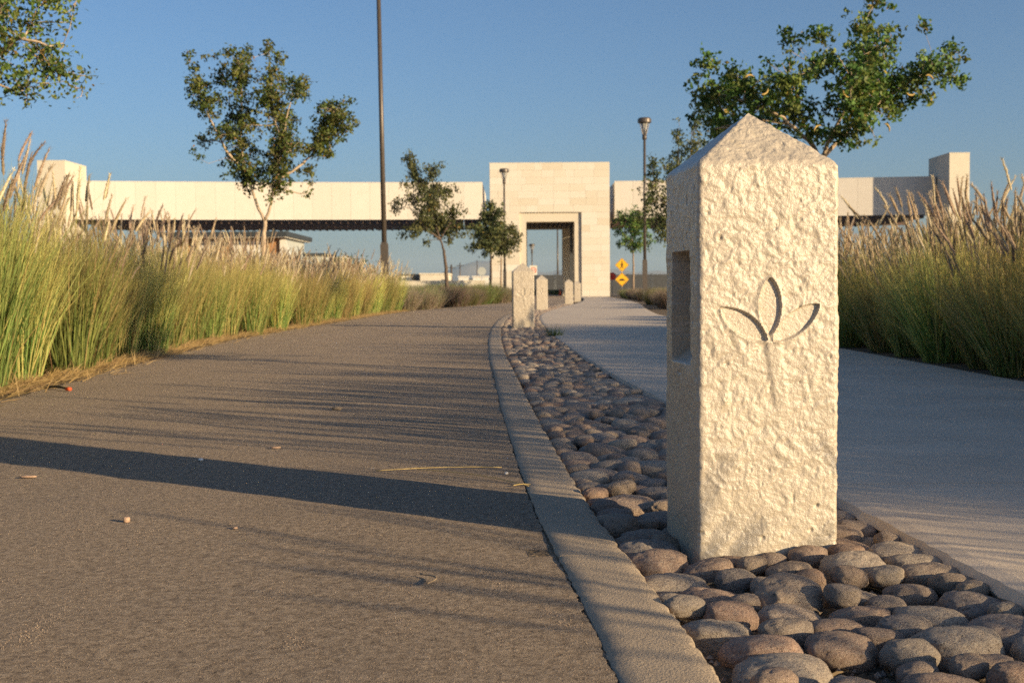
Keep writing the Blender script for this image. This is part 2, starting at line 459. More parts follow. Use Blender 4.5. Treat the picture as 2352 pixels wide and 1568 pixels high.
V = np.stack(cr_, 1).reshape(-1, 3); b = np.arange(n)[:, None, None] * 5
T = (b + np.array([[0, 1, 4], [1, 2, 4], [2, 3, 4], [3, 0, 4]])[None]).reshape(-1, 3)
pc = np.array([(0.38, 0.29, 0.21), (0.34, 0.26, 0.185), (0.42, 0.33, 0.24), (0.16, 0.125, 0.10), (0.40, 0.27, 0.19), (0.28, 0.23, 0.18)])
CHIPS = (V, T, np.repeat(pc[rc_.integers(6, size=n)] * rc_.uniform(0.8, 1.2, (n, 1)), 5, 0))

# kerb cast in segments
kerb = tag(link('kerb', None), 'flush concrete kerb between the asphalt and the cobbles', 'kerb', kind='structure')
kj = [-6, -3.2, -0.3, 2.62, 5.55, 8.5, 11.4, 14.4, 17.4, 20.4, 23.5, 26.6, 30, 34, 38, 42, 46, 51, 56, 62, 68, 74, 80, 88, 96]
for a, b in zip(kj[:-1], kj[1:]):
    q = ysamples(a + 0.002, b - 0.002, 0.012, 0.012)
    if len(q) < 8: q = np.linspace(a + 0.002, b - 0.002, 8)
    near = np.clip(1.1 - q / 10, 0.1, 1)
    e0 = KR(q) - 0.15; e1 = KR(q)
    n0 = (vn(np.stack([q * 40, q * 0, q * 0], -1), 3) - 0.5) * 0.006 * near
    n1 = (vn(np.stack([q * 55, q * 0, q * 0 + 3], -1), 5) - 0.5) * 0.005 * near + (vn(np.stack([q * 130, q * 0, q * 0 + 3], -1), 5) - 0.5) * 0.004 * near - 0.006 * near * (vn(np.stack([q * 23, q * 0, q * 0 + 8], -1), 6) > 0.72)
    prof = [(0, -0.12), (0.0, -0.002), (0.004, 0.0008), (0.04, 0.0015), (0.08, 0.0012), (0.115, 0.001), (0.142, 0.0), (0.148, -0.004), (0.150, -0.012), (0.150, -0.12)]
    V = np.zeros((len(q), len(prof), 3))
    for k, (px, pz) in enumerate(prof):
        V[:, k, 0] = e0 + px + (n0 if k < 3 else 0) + (n1 if k > 5 else 0)
        V[:, k, 1] = q
        V[:, k, 2] = pz + (vn(np.stack([q * 11, q * 0 + k * 0.7, q * 0], -1), 7) - 0.5) * 0.003 * (pz > -0.1)
    m = len(prof); i = np.arange(len(q) - 1)[:, None] * m; j = np.arange(m - 1)[None, :]
    Q = np.stack([i + j, i + j + 1, i + m + j + 1, i + m + j], -1).reshape(-1, 4)
    caps = [list(range(m)), list(range((len(q) - 1) * m, len(q) * m))[::-1]]
    me = build('kerb_segment', V.reshape(-1, 3), [Q, caps], smooth=True)
    me.set_sharp_from_angle(angle=R(50))
    link('kerb_segment', me, M_KERB, kerb)

# pavement slabs
walk = tag(link('pavement', None), 'broom-finished concrete pavement beside the tall grass', 'pavement', kind='structure')
wj = [-6, -2.8, 0.3, 3.46, 6.6, 9.8, 13, 16.2, 19.4, 22.7, 26, 30, 34, 38, 43, 48, 54, 60, 68, 76, 85, 94.4]
for a, b in zip(wj[:-1], wj[1:]):
    q = ysamples(a + 0.003, b - 0.003)
    if len(q) < 6: q = np.linspace(a + 0.003, b - 0.003, 6)
    near = np.clip(1.1 - q / 10, 0.1, 1)
    l = SL(q) + (vn(np.stack([q * 17, q * 0, q * 0], -1), 13) - 0.5) * 0.014 * near + (vn(np.stack([q * 60, q * 0, q * 0], -1), 14) - 0.5) * 0.008 * near
    r = SR(q)
    cols = [(l + 0.006, -0.12), (l + 0.012, -0.03), (l, -0.008), (l + 0.012, 0.012), (l + 0.05, 0.016), (r - 0.05, 0.016), (r, 0.012), (r, -0.1)]
    V = np.zeros((len(q), len(cols), 3))
    for k, (x, z) in enumerate(cols):
        V[:, k, 0] = x; V[:, k, 1] = q; V[:, k, 2] = z + (0 if z > 0 else 0.006 * (vn(np.stack([q * 45, q * 0 + k, q * 0], -1), 15) - 0.5))
    m = len(cols); i = np.arange(len(q) - 1)[:, None] * m; j = np.arange(m - 1)[None, :]
    Q = np.stack([i + j, i + j + 1, i + m + j + 1, i + m + j], -1).reshape(-1, 4)
    caps = [list(range(m)), list(range((len(q) - 1) * m, len(q) * m))[::-1]]
    link('slab', build('slab', V.reshape(-1, 3), [Q, caps]), M_WALK, walk)

# ------------------------------------------------------------------ cobble strip
ys = ysamples(-6, 96)
V, Q = strip('bed', ys, KR(ys) - 0.004, SL(ys) + 0.02, -0.046, 6)
V[:, 2] += (vn(V * 22, 3) - 0.5) * 0.02
bed = tag(link('cobble_bed', build('cobble_bed', V, [Q], smooth=True), M_SOIL), 'strip of rounded river cobbles set between kerb and pavement', 'cobble bed', kind='structure')

BOLL = [(0.533, 2.822, 0.1), (0.165, 18.45, 0.06), (0.82, 34.2, 0.03), (2.18, 47.9, 0.0), (3.15, 60.0, 0.0)]
def pack(y0, y1, rmin, rmax, aspect, rng, iters=140):
    """relax discs in a stretched plan, so that the stones end up wider than deep"""
    L = (y1 - y0)
    area = float(np.mean(SL(np.linspace(y0, y1, 60)) - KR(np.linspace(y0, y1, 60)))) * L * aspect
    n = int(area * 0.90 / (math.pi * (rmin ** 2 + rmin * rmax + rmax ** 2) / 3))
    r = rmin + (rmax - rmin) * rng.random(n) ** 1.4
    y = rng.uniform(y0, y1, n) * aspect
    u = rng.uniform(0, 1, n)
    x = KR(y / aspect) + u * (SL(y / aspect) - KR(y / aspect))
    for it in range(iters):
        o = np.argsort(y); x, y, r = x[o], y[o], r[o]
        dx = np.zeros(n); dy = np.zeros(n)
        for k in range(1, 34):
            if k >= n: break
            ex = x[k:] - x[:-k]; ey = y[k:] - y[:-k]; d = np.hypot(ex, ey) + 1e-6
            ov = np.clip((r[k:] + r[:-k]) - d, 0, None) * 0.32
            ex, ey = ex / d * ov, ey / d * ov
            dx[k:] += ex; dy[k:] += ey; dx[:-k] -= ex; dy[:-k] -= ey
        x += np.clip(dx, -.03, .03); y += np.clip(dy, -.03, .03)
        yy = y / aspect
        x = np.clip(x, KR(yy) + r * 0.82, SL(yy) - r * 0.82)
        for bx, by, ba in BOLL:                       # keep clear of the bollards
            c, s = math.cos(-ba), math.sin(-ba)
            lx, ly = (x - bx), (yy - by)
            qx, qy = c * lx - s * ly, s * lx + c * ly
            hx = 0.155 + r * 0.75; hy = 0.155 + r / aspect * 0.75
            ins = (np.abs(qx) < hx) & (np.abs(qy) < hy)
            px, py = hx - np.abs(qx), hy - np.abs(qy)
            mv = ins & (px < py); qx = np.where(mv, np.sign(qx) * hx, qx)
            mv2 = ins & ~mv; qy = np.where(mv2, np.sign(qy) * hy, qy)
            x = np.where(ins, c * qx + s * qy + bx, x); y = np.where(ins, (-s * qx + c * qy + by) * aspect, y)
            yy = y / aspect
    return x, y / aspect, r

def stone_geo(seed, nu, nv):
    th = np.linspace(0, 2 * np.pi, nu, endpoint=False); ph = np.linspace(0, np.pi, nv + 1)[1:-1]
    P = [[0, 0, -1.0]] + [[math.sin(p) * math.cos(a), math.sin(p) * math.sin(a), -math.cos(p)] for p in ph for a in th] + [[0, 0, 1.0]]
    P = np.array(P); e = 0.84
    q = np.sign(P) * np.abs(P) ** e
    q /= np.linalg.norm(q, axis=1)[:, None] ** 0.55
    g = 1 + (fbm(P * 0.9 + seed * 7.1, seed, 2) - 0.5) * 0.42 + (fbm(P * 2.6 + seed * 3.7, seed + 9, 2) - 0.5) * 0.13
    q = q * g[:, None]
    q[:, 2] = np.where(q[:, 2] > 0.62, 0.62 + (q[:, 2] - 0.62) * 0.62, q[:, 2])
    if nu > 24:
        q *= (1 + (fbm(P * 8, seed + 3, 3) - 0.5) * 0.07)[:, None]
        pits = np.clip(vn(P * 9 + seed, seed + 5) - 0.74, 0, 1) * 0.28
        q *= (1 - pits)[:, None]
    m = len(ph); Q = []
    for i in range(m - 1):
        for j in range(nu):
            k = (j + 1) % nu
            Q.append([1 + i * nu + j, 1 + i * nu + k, 1 + (i + 1) * nu + k, 1 + (i + 1) * nu + j])
    T = [[0, 1 + (j + 1) % nu, 1 + j] for j in range(nu)] + [[len(P) - 1, 1 + (m - 1) * nu + j, 1 + (m - 1) * nu + (j + 1) % nu] for j in range(nu)]
    mx = np.abs(q).max(0); q /= mx
    return q, np.array(Q), np.array(T)
rng = np.random.default_rng(21)
sx1, sy1, sr1 = pack(1.25, 7.5, 0.034, 0.084, 1.22, rng)
o = np.argsort(sy1); sx1, sy1, sr1 = sx1[o], sy1[o], sr1[o]
hi = []; lo = []
for s in range(16):
    q, Qd, Tr = stone_geo(s + 1, 52, 30); me = build('cobble', q, [Qd, Tr], smooth=True); me.materials.append(M_STONE); hi.append(me)
    q, Qd, Tr = stone_geo(s + 1, 16, 9); me = build('cobble', q, [Qd, Tr], smooth=True); me.materials.append(M_STONE); lo.append(me)
NP = min(300, len(sx1))
for k in range(NP):
    near = sy1[k] < 3.8
    o = link('cobble', (hi if near else lo)[rng.integers(16)], None, bed)
    a = sr1[k] * rng.uniform(0.97, 1.06); b = sr1[k] / 1.22 * rng.uniform(0.97, 1.06); h = sr1[k] * rng.uniform(0.58, 0.76)
    top = rng.uniform(-0.004, 0.022)
    o.scale = (a, b, h)
    o.location = (sx1[k], sy1[k], top - h)
    o.rotation_euler = (rng.normal(0, 0.10), rng.normal(0, 0.12), rng.normal(0, 0.35) + (math.pi if rng.random() < 0.5 else 0))
x2, y2, r2 = pack(sy1[NP - 1] + 0.07, 46, 0.040, 0.070, 1.22, rng, 60)
sx2 = np.concatenate([sx1[NP:], x2]); sy2 = np.concatenate([sy1[NP:], y2]); sr2 = np.concatenate([sr1[NP:], r2])
pal = np.array([(0.30, 0.235, 0.185), (0.44, 0.36, 0.275), (0.27, 0.185, 0.15), (0.26, 0.25, 0.24), (0.38, 0.285, 0.225), (0.31, 0.19, 0.135), (0.33, 0.295, 0.25), (0.54, 0.46, 0.36)])
Vs, Qs, Ts, Cs, nn = [], [], [], [], 0
geos = [stone_geo(s + 1, 10, 7) for s in range(12)]
for k in range(len(sx2)):
    q, Qd, Tr = geos[rng.integers(12)]
    a = sr2[k] * 1.06; b = sr2[k] / 1.22 * 1.06; h = sr2[k] * rng.uniform(0.55, 0.75); an = rng.normal(0, 0.35)
    P = q * np.array([a, b, h]); c, s = math.cos(an), math.sin(an)
    P = np.stack([P[:, 0] * c - P[:, 1] * s + sx2[k], P[:, 0] * s + P[:, 1] * c + sy2[k], P[:, 2] + rng.uniform(-0.005, 0.024) - h], -1)
    Vs.append(P); Qs.append(Qd + nn); Ts.append(Tr + nn); Cs.append(np.broadcast_to(pal[rng.integers(8)] * rng.uniform(0.85, 1.15), P.shape)); nn += len(P)
tag(link('distant_cobbles', build('distant_cobbles', np.concatenate(Vs), [np.concatenate(Qs), np.concatenate(Ts)], np.concatenate(Cs), True), M_STONES, bed), kind='stuff')
tag(link('aggregate', build('aggregate', CHIPS[0], [CHIPS[1]], CHIPS[2]), M_STONES, road), kind='stuff')
# small gravel and grit down between the cobbles
Vs, Ts, Cs, nn = [], [], [], 0
oct_ = np.array([[1, 0, 0], [-1, 0, 0], [0, 1, 0], [0, -1, 0], [0, 0, 1], [0, 0, -1]], float)
otri = np.array([[0, 2, 4], [2, 1, 4], [1, 3, 4], [3, 0, 4], [2, 0, 5], [1, 2, 5], [3, 1, 5], [0, 3, 5]])
for k in range(2600):
    y = 1.5 + 5.5 * rng.random() ** 1.7; x = KR(y) + rng.random() * (SL(y) - KR(y)); s = rng.uniform(0.003, 0.010)
    P = oct_ * s * rng.uniform(0.6, 1.2, (6, 1)) @ np.array(Matrix.Rotation(rng.uniform(0, 6.3), 3, 'Z')) + np.array([x, y, -0.05 + rng.uniform(0, 0.012)])
    Vs.append(P); Ts.append(otri + nn); nn += 6; Cs.append(np.broadcast_to(pal[rng.integers(8)], (6, 3)))
tag(link('grit', build('grit', np.concatenate(Vs), [np.concatenate(Ts)], np.concatenate(Cs)), M_STONES, bed), kind='stuff')

# ------------------------------------------------------------------ bollards
def almond(u, z, a, b, hw):
    a = np.array(a); b = np.array(b); d = b - a; L = np.hypot(*d); d = d / L; nrm = np.array([-d[1], d[0]])
    s = ((u - a[0]) * d[0] + (z - a[1]) * d[1]) / L; tt = (u - a[0]) * nrm[0] + (z - a[1]) * nrm[1]
    prof = hw * np.clip(4 * s * (1 - s), 0, None) ** 0.75
    inside = (s > 0) & (s < 1)
    return np.where(inside, prof - np.abs(tt), -1.0)
def bollard_mesh(res, seed):
    hw, rc, z0, z1, z2 = 0.1545, 0.011, -0.14, 0.827, 0.954
    side = np.arange(-hw + rc, hw - rc + res * 0.5, res); ns = len(side)
    pts, nor = [], []
    arc = np.linspace(0, math.pi / 2, 6)[1:-1] if res < 0.01 else np.linspace(0, math.pi / 2, 3)[1:-1]
    for k in range(4):                                   # front (-y), right (+x), back, left
        c, s = math.cos(k * math.pi / 2), math.sin(k * math.pi / 2)
        loc = [((q, -hw), (0, -1)) for q in side] + [((hw - rc + rc * math.sin(a), -(hw - rc) - rc * math.cos(a)), (math.sin(a), -math.cos(a))) for a in arc]
        for (p, n_) in loc:
            pts.append((c * p[0] - s * p[1], s * p[0] + c * p[1])); nor.append((c * n_[0] - s * n_[1], s * n_[0] + c * n_[1]))
    pts = np.array(pts); nor = np.array(nor); n = len(pts)
    zs = list(np.arange(z0, z1 - 0.008, res)); rows = [(z, 1.0, 0.0) for z in zs]
    for a in np.linspace(0, 1, 5): rows.append((z1 - 0.008 + 0.011 * a, 1 - 0.03 * a * a, 0.75 * a))
    sl = np.arange(0.04, 0.985, res / 0.19)
    rows += [(z1 + (z2 - z1) * q, 1 - q, 0.77) for q in sl]
    P = np.zeros((len(rows), n, 3)); N = np.zeros_like(P)
    for i, (z, k, up) in enumerate(rows):
        P[i, :, :2] = pts * k; P[i, :, 2] = z
        c = math.sqrt(1 - up * up); N[i, :, :2] = nor * c; N[i, :, 2] = up
    P = P.reshape(-1, 3); N = N.reshape(-1, 3)
    q = P + seed * 3.1
    warp = np.stack([vn(q * 30, 31), vn(q * 30, 32), vn(q * 30, 33)], -1) - 0.5
    a1 = fbm(q * 47 + warp * 1.8, 1, 3); a2 = vn(q * 150, 5); a3 = fbm(q * 14, 8, 2); ridg = 1 - np.abs(2 * fbm(q * np.array([48, 48, 40]) + warp * 2, 14, 2) - 1)
    amp = np.ones(len(P))
    front = N[:, 1] < -0.6; left = N[:, 0] < -0.6; roof = N[:, 2] > 0.5
    amp[left] = 0.5; amp[roof] = 0.95; amp[roof & left] = 0.3
    u, zz = P[:, 0], P[:, 2]
    amp *= 1 - 0.35 * (1 - sstep(0.02, 0.22, zz))
    dep = np.zeros(len(P))
    f1 = almond(u, zz, (0.003, 0.585), (0.001, 0.460), 0.0255)
    f2 = almond(u, zz, (-0.106, 0.520), (-0.004, 0.450), 0.0245)
    f3 = almond(u, zz, (0.110, 0.527), (0.008, 0.448), 0.0245)
    ff = np.maximum(np.maximum(f1, f2), f3)
    leaf = sstep(0.0, max(0.0036, res * 0.9), ff) * front * (~roof)
    near = sstep(-0.010, 0.002, ff) * front * (~roof)
    stem = (1 - sstep(0.010, 0.022, np.abs(u - 0.008 - 0.15 * np.clip(0.45 - zz, 0, 1)))) * sstep(0.24, 0.36, zz) * (1 - sstep(0.445, 0.47, zz)) * front
    amp *= (1 - 0.93 * leaf) * (1 - 0.55 * near) * (1 - 0.7 * stem)
    d = amp * (0.0031 * (a1 - 0.5) * 2 + 0.0012 * (ridg - 0.6) + 0.0010 * (a2 - 0.5)) + 0.0034 * (a3 - 0.5)
    pit = np.clip(vn(q * 75, 41) - 0.83, 0, 1) * 0.028 + np.clip(vn(q * 140, 43) - 0.88, 0, 1) * 0.025
    d -= pit * (amp > 0.3) * np.where(roof, 0.35, 1.0)
    d -= 0.0060 * leaf
    d += 0.0030 * stem + 0.0032 * near * (1 - leaf)
    # smear along the roof
    d = np.where(roof, d + 0.003 * (fbm(q * np.array([18, 18, 60]) + warp, 22, 2) - 0.5), d)
    # niche in the left side, with a sloping sill
    e = max(res * 0.6, 0.0015)
    yy = P[:, 1] + 0.004 * (vn(q * 60, 51) - 0.5)
    nm = sstep(-0.083, -0.083 + e, yy) * (1 - sstep(0.086 - e, 0.086, yy)) * (1 - sstep(0.645 - e, 0.645, zz)) * left * (~roof)
    nd = 0.045 * np.clip((zz - 0.395) / 0.035, 0, 1)
    d = d * (1 - 0.75 * (nm > 0.5) * (nd > 0.01)) - nm * nd
    P = P + N * d[:, None]
    m = len(rows); i = np.arange(m - 1)[:, None] * n; j = np.arange(n)[None, :]; k = (j + 1) % n
    Q = np.stack([i + j, i + k, i + n + k, i + n + j], -1).reshape(-1, 4)
    P = np.vstack([P, [[0, 0, z2 - 0.001]]])
    top = len(P) - 1; e0 = (m - 1) * n
    T = np.array([[e0 + jj, e0 + (jj + 1) % n, top] for jj in range(n)])
    me = build('bollard', P, [Q, T], smooth=True)
    me.set_sharp_from_angle(angle=R(62))
    me.materials.append(M_PLASTER)
    return me
bm_near = bollard_mesh(0.0021, 0); bm_far = bollard_mesh(0.0045, 3)
BL = ['large cream textured bollard with carved leaf emblem in the foreground, nearest the camera',
      'cream bollard where the cobble strip narrows, second from the camera, tree shadow across it',
      'small cream bollard right behind the second one, third from the camera',
      'small distant cream bollard in front of the gateway opening, fourth from the camera',
      'farthest cream bollard, half hidden behind the fourth one near the gateway']
for k, (x, y, a) in enumerate(BOLL):
    tag(link('bollard', bm_near if k == 0 else bm_far, None, None, (x, y, 0.0), a), BL[k], 'bollard', 'leaf-emblem bollards along the cobble strip')

# ------------------------------------------------------------------ grass
def blades(rng, n, r0, L0, L1, lean, bend, wid, seg=4):
    az = rng.uniform(0, 2 * np.pi, n); rr = r0 * np.sqrt(rng.random(n))
    root = np.stack([rr * np.cos(az), rr * np.sin(az), np.zeros(n)], -1)
    az2 = az + rng.normal(0, 0.7, n); L = rng.uniform(L0, L1, n)
    a0 = np.abs(rng.normal(0, 0.10, n)) + lean * (rr / r0) * rng.random(n)
    bd = bend * rng.random(n) ** 1.6 * np.where(rng.random(n) < 0.25, 1.9, 0.8)
    hd = np.stack([np.cos(az2), np.sin(az2), np.zeros(n)], -1)
    tw = az2 + np.pi / 2 + rng.normal(0, 0.6, n); wd = np.stack([np.cos(tw), np.sin(tw), np.zeros(n)], -1)
    pos = [root]; 
    for s in range(seg):
        tt = (s + 0.5) / seg; an = a0 + bd * tt ** 1.7
        pos.append(pos[-1] + (L / seg)[:, None] * (np.sin(an)[:, None] * hd + np.cos(an)[:, None] * np.array([0, 0, 1.0])))
    pos = np.stack(pos, 1)
    ts = np.linspace(0, 1, seg + 1); ww = wid * np.maximum(0.08, 1 - ts ** 1.8) * 0.5
    V = np.stack([pos - ww[None, :, None] * wd[:, None, :], pos + ww[None, :, None] * wd[:, None, :]], 2).reshape(-1, 3)
    b = np.arange(n)[:, None] * (seg + 1) * 2; k = np.arange(seg)[None, :] * 2
    Q = np.stack([b + k, b + k + 1, b + k + 3, b + k + 2], -1).reshape(-1, 4)
    return V, Q, pos, np.repeat(ts[None, :], n, 0)

def grass_variant(seed, n=1500, hgt=1.0, plumes=34, gold=0.5, spread=0.42, bright=1.0):
    rng = np.random.default_rng(seed)
    V, Q, pos, ts = blades(rng, n, 0.145, 0.50 * hgt, 1.05 * hgt, spread, 0.85, 0.0056, 5)
    g0 = np.array([0.145, 0.235, 0.058]); g1 = np.array([0.32, 0.365, 0.105]); y1 = np.array([0.60, 0.47, 0.18]); br = np.array([0.30, 0.19, 0.08])
    r = rng.random(n)[:, None]; r2 = rng.random(n)[:, None]
    base = (g0 * (1 - r) + g1 * r) * rng.uniform(0.45, 1.3, (n, 1))
    dry = (r2 < 0.18 + 0.22 * gold)
    tip = y1 * (0.75 + 0.4 * r)
    mixv = np.clip((ts - 0.42) * 1.5, 0, 1)[:, :, None] * (0.45 + 0.5 * gold)
    colr = base[:, None, :] * (1 - mixv) + tip[:, None, :] * mixv
    dc = np.where(r2 < 0.05, br, y1 * (0.8 + 0.3 * r))
    colr = np.where(dry[:, None, :], dc[:, None, :], colr)
    C = np.repeat(colr[:, :, None, :], 2, 2).reshape(-1, 3) * bright
    blade_me = build('fountain_grass', V, [Q], C); blade_me.materials.append(M_GRASS)
    # flowering stems with bristly plumes
    Vs, Fq, Ft, Cs, nn = [], [], [], [], 0
    for k in range(plumes):
        az = rng.uniform(0, 6.283); ln = abs(rng.normal(0, 0.16)) + 0.03; Ls = hgt * rng.uniform(0.74, 1.16)
        r0 = 0.14 * math.sqrt(rng.random()); hd = np.array([math.cos(az), math.sin(az), 0])
        p = np.array([r0 * math.cos(az), r0 * math.sin(az), 0.0]); P = [p]; an = ln; bd = rng.uniform(0.05, 0.5)
        for s in range(5):
            an = ln + bd * ((s + 1) / 5) ** 2 * 0.6
            p = p + Ls / 5 * (math.sin(an) * hd + math.cos(an) * np.array([0, 0, 1])); P.append(p)
        P = np.array(P); tw = np.array([-hd[1], hd[0], 0]) * 0.0011
        sv = np.stack([P - tw, P + tw], 1).reshape(-1, 3)
        Vs.append(sv); Fq.append(np.array([[2 * q, 2 * q + 1, 2 * q + 3, 2 * q + 2] for q in range(5)]) + nn); nn += len(sv)
        Cs.append(np.broadcast_to([0.42, 0.33, 0.14], sv.shape))
        pl = rng.uniform(0.14, 0.25); rad = rng.uniform(0.0055, 0.0085); nr = 7
        tint = np.array([0.50, 0.38, 0.27]) * rng.uniform(0.6, 1.25) if rng.random() < 0.7 else np.array([0.66, 0.55, 0.40])
        axis = []; q = P[-1].copy(); a2 = an; dirs = []
        for s in range(nr):
            dv = math.sin(a2) * hd + math.cos(a2) * np.array([0, 0, 1]); axis.append(q.copy()); dirs.append(dv)
            q = q + dv * pl / (nr - 1); a2 += bd * 0.10 + rng.normal(0, 0.02)
        axis = np.array(axis); dirs = np.array(dirs)
        side = np.array([-hd[1], hd[0], 0]); up = np.cross(dirs, side)
        rp = rad * np.array([0.5, 0.95, 1.05, 0.95, 0.75, 0.5, 0.1])
        th = np.linspace(0, 2 * np.pi, 6, endpoint=False)
        cv = (axis[:, None, :] + rp[:, None, None] * rng.uniform(0.85, 1.15, (nr, 6, 1)) * (np.cos(th)[None, :, None] * side + np.sin(th)[None, :, None] * up[:, None, :])).reshape(-1, 3)
        Vs.append(cv); Cs.append(np.broadcast_to(tint, cv.shape))
        i = np.arange(nr - 1)[:, None] * 6; j = np.arange(6)[None, :]
        Fq.append(np.stack([i + j, i + 6 + j, i + 6 + (j + 1) % 6, i + (j + 1) % 6], -1).reshape(-1, 4) + nn); nn += len(cv)
        nb = 110; s = rng.random(nb) * (nr - 1.01); i0 = s.astype(int); f = (s - i0)[:, None]
        c = axis[i0] * (1 - f) + axis[np.minimum(i0 + 1, nr - 1)] * f; dd = dirs[i0]; ta = rng.uniform(0, 6.283, nb)
        rad_d = np.cos(ta)[:, None] * side + np.sin(ta)[:, None] * up[i0]
        tip = c + rad_d * (rad * 1.6 + 0.006) + dd * 0.016
        pe = np.cross(dd, rad_d) * 0.0016
        bv = np.stack([c + rad_d * rad * 0.6 - pe, c + rad_d * rad * 0.6 + pe, tip], 1).reshape(-1, 3)
        Vs.append(bv); Cs.append(np.broadcast_to(tint * 1.15, bv.shape)); Ft.append(np.arange(nb * 3).reshape(-1, 3) + nn); nn += len(bv)
    pm = build('plume', np.concatenate(Vs), [np.concatenate(Fq), np.concatenate(Ft)], np.concatenate(Cs)); pm.materials.append(M_PLUME)
    return blade_me, pm
GL = [grass_variant(100 + k, 1700, 1.04, 23, g, 0.20) for k, g in enumerate((0.10, 0.2, 0.1, 0.3))]
GG = [grass_variant(120 + k, 1600, 1.04, 32, g, 0.20) for k, g in enumerate((0.9, 1.2, 0.8, 1.1))]
GR = [grass_variant(140 + k, 1400, 0.95, 42, g, 0.55, 1.3) for k, g in enumerate((0.5, 0.9, 0.6, 1.0))]

ORD = ['first', 'second', 'third', 'fourth', 'fifth', 'sixth', 'seventh', 'eighth', 'ninth', 'tenth', 'eleventh', 'twelfth', 'thirteenth', 'fourteenth',
       'fifteenth', 'sixteenth', 'seventeenth', 'eighteenth', 'nineteenth', 'twentieth']
rng = np.random.default_rng(5)
def clump(var, x, y, s, label, group):
    o = link('fountain_grass', var[0], None, None, (x, y, -0.012), rng.uniform(0, 6.28))
    o.scale = (s * rng.uniform(1.0, 1.15), s * rng.uniform(1.0, 1.15), s)
    tag(o, label, 'ornamental grass', group)
    c = link('plume', var[1], None, o); c['kind'] = 'stuff'
for row, off in enumerate((0.34, 0.98, 1.65, 2.4)):
    y = 4.9 + 0.3 * (row % 2); k = 0
    while y < 34.5:
        x = RL(y) - off + rng.normal(0, 0.06)
        gold = np.clip((y - 8.0) / 5, 0, 1) * 0.9
        var = (GG if rng.random() < gold else GL)[rng.integers(4)]
        s = rng.uniform(0.82, 1.12) * (1.0 if row == 0 else 1.03) * (1.15 if y < 9 else 0.96)
        if row == 0 and k < 20:
            lb, gp = f'{ORD[k]} fountain grass clump from the camera along the left edge of the asphalt', 'front-row fountain grass left of the asphalt'
        elif row == 0:
            lb, gp = 'distant fountain grass clump at the far end of the front row left of the asphalt', 'far front-row grass left of the asphalt'
        else:
            lb, gp = 'fountain grass clump in the rows behind the front row left of the asphalt', 'back-row fountain grass left of the asphalt'
        clump(var, x, y + rng.normal(0, 0.06), s, lb, gp)
        y += (0.76 if row == 0 else 0.78) * (1 + 0.010 * y); k += 1
for row, off in enumerate((0.30, 0.85, 1.5, 2.3)):
    y = (-1.3 if row < 1 else (1.3 if row < 2 else 6.2)) + 0.3 * (row % 2); k = 0
    while y < 16.5:
        x = SR(y) + off + rng.normal(0, 0.06)
        s = rng.uniform(0.80, 1.14) * (1.0 if row == 0 else 1.06)
        if 0.15 < y < 1.75: s = 0.90 + 0.05 * math.sin(9 * y)
        elif y < 1.25: s *= 0.85
        elif y < 6: s *= 1.13
        if row == 0 and 6.4 < y < 14 and k < 20:
            lb, gp = f'{ORD[k]} shaded grass clump right of the big bollard, counted from the right frame edge', 'front-row fountain grass right of the pavement'
            k += 1
        else:
            lb, gp = 'fountain grass clump in the deep rows right of the pavement', 'other fountain grass right of the pavement'
        clump(GR[rng.integers(4)], x, y + rng.normal(0, 0.06), s, lb, gp)
        y += 0.72 * (1 + 0.010 * max(y, 0)) if y > 1.0 else 0.85

# dry straw litter along the foot of the left grass
def litter(name, n, fx, y0, y1, seed, l0, l1, zt, colr, parent=None, p=1.0):
    rng = np.random.default_rng(seed)
    yy = y0 + (y1 - y0) * rng.random(n) ** p; xx = fx(yy, rng); a = rng.uniform(0, np.pi, n); L = rng.uniform(l0, l1, n)
    el = np.abs(rng.normal(0, 0.30, n)); d = np.stack([np.cos(a) * np.cos(el), np.sin(a) * np.cos(el), np.sin(el)], -1) * L[:, None]
    p0 = np.stack([xx, yy, zt + rng.random(n) * 0.012], -1); wv = np.stack([-np.sin(a), np.cos(a), np.full(n, 0.6)], -1) * 0.0022
    mid = p0 + d * 0.5 + np.array([0, 0, 0.004])
    V = np.stack([p0 - wv, p0 + wv, mid + wv, mid - wv, p0 + d], 1).reshape(-1, 3); b = np.arange(n)[:, None] * 5
    Q = b + np.array([[0, 1, 2, 3]]); T = b + np.array([[3, 2, 4]])
    C = np.array(colr)[rng.integers(len(colr), size=n)] * rng.uniform(0.75, 1.2, (n, 1))
    me = build(name, V, [Q, T], np.repeat(C, 5, 0)); me.materials.append(M_GRASS)
    return link(name, me, None, parent)
SC_ = [(0.56, 0.40, 0.15), (0.48, 0.34, 0.14), (0.62, 0.46, 0.20), (0.36, 0.25, 0.12)]
o = litter('dry_grass', 9000, lambda y, r: RL(y) - 0.30 + np.abs(r.normal(0, 0.13, len(y))), 4.8, 34, 8, 0.05, 0.20, -0.006, SC_, p=1.4)
tag(o, 'yellow dry straw littering the foot of the left grass row', 'dry grass', kind='stuff')
o = litter('dry_grass', 420, lambda y, r: KR(y) + 0.01 + r.random(len(y)) * (SL(y) - KR(y) - 0.03), 1.6, 5, 18, 0.02, 0.075, -0.05, [(0.40, 0.29, 0.15), (0.30, 0.22, 0.12)], p=1.5)
tag(o, 'short dry grass bits poking up between the nearest cobbles', 'dry grass', kind='stuff')
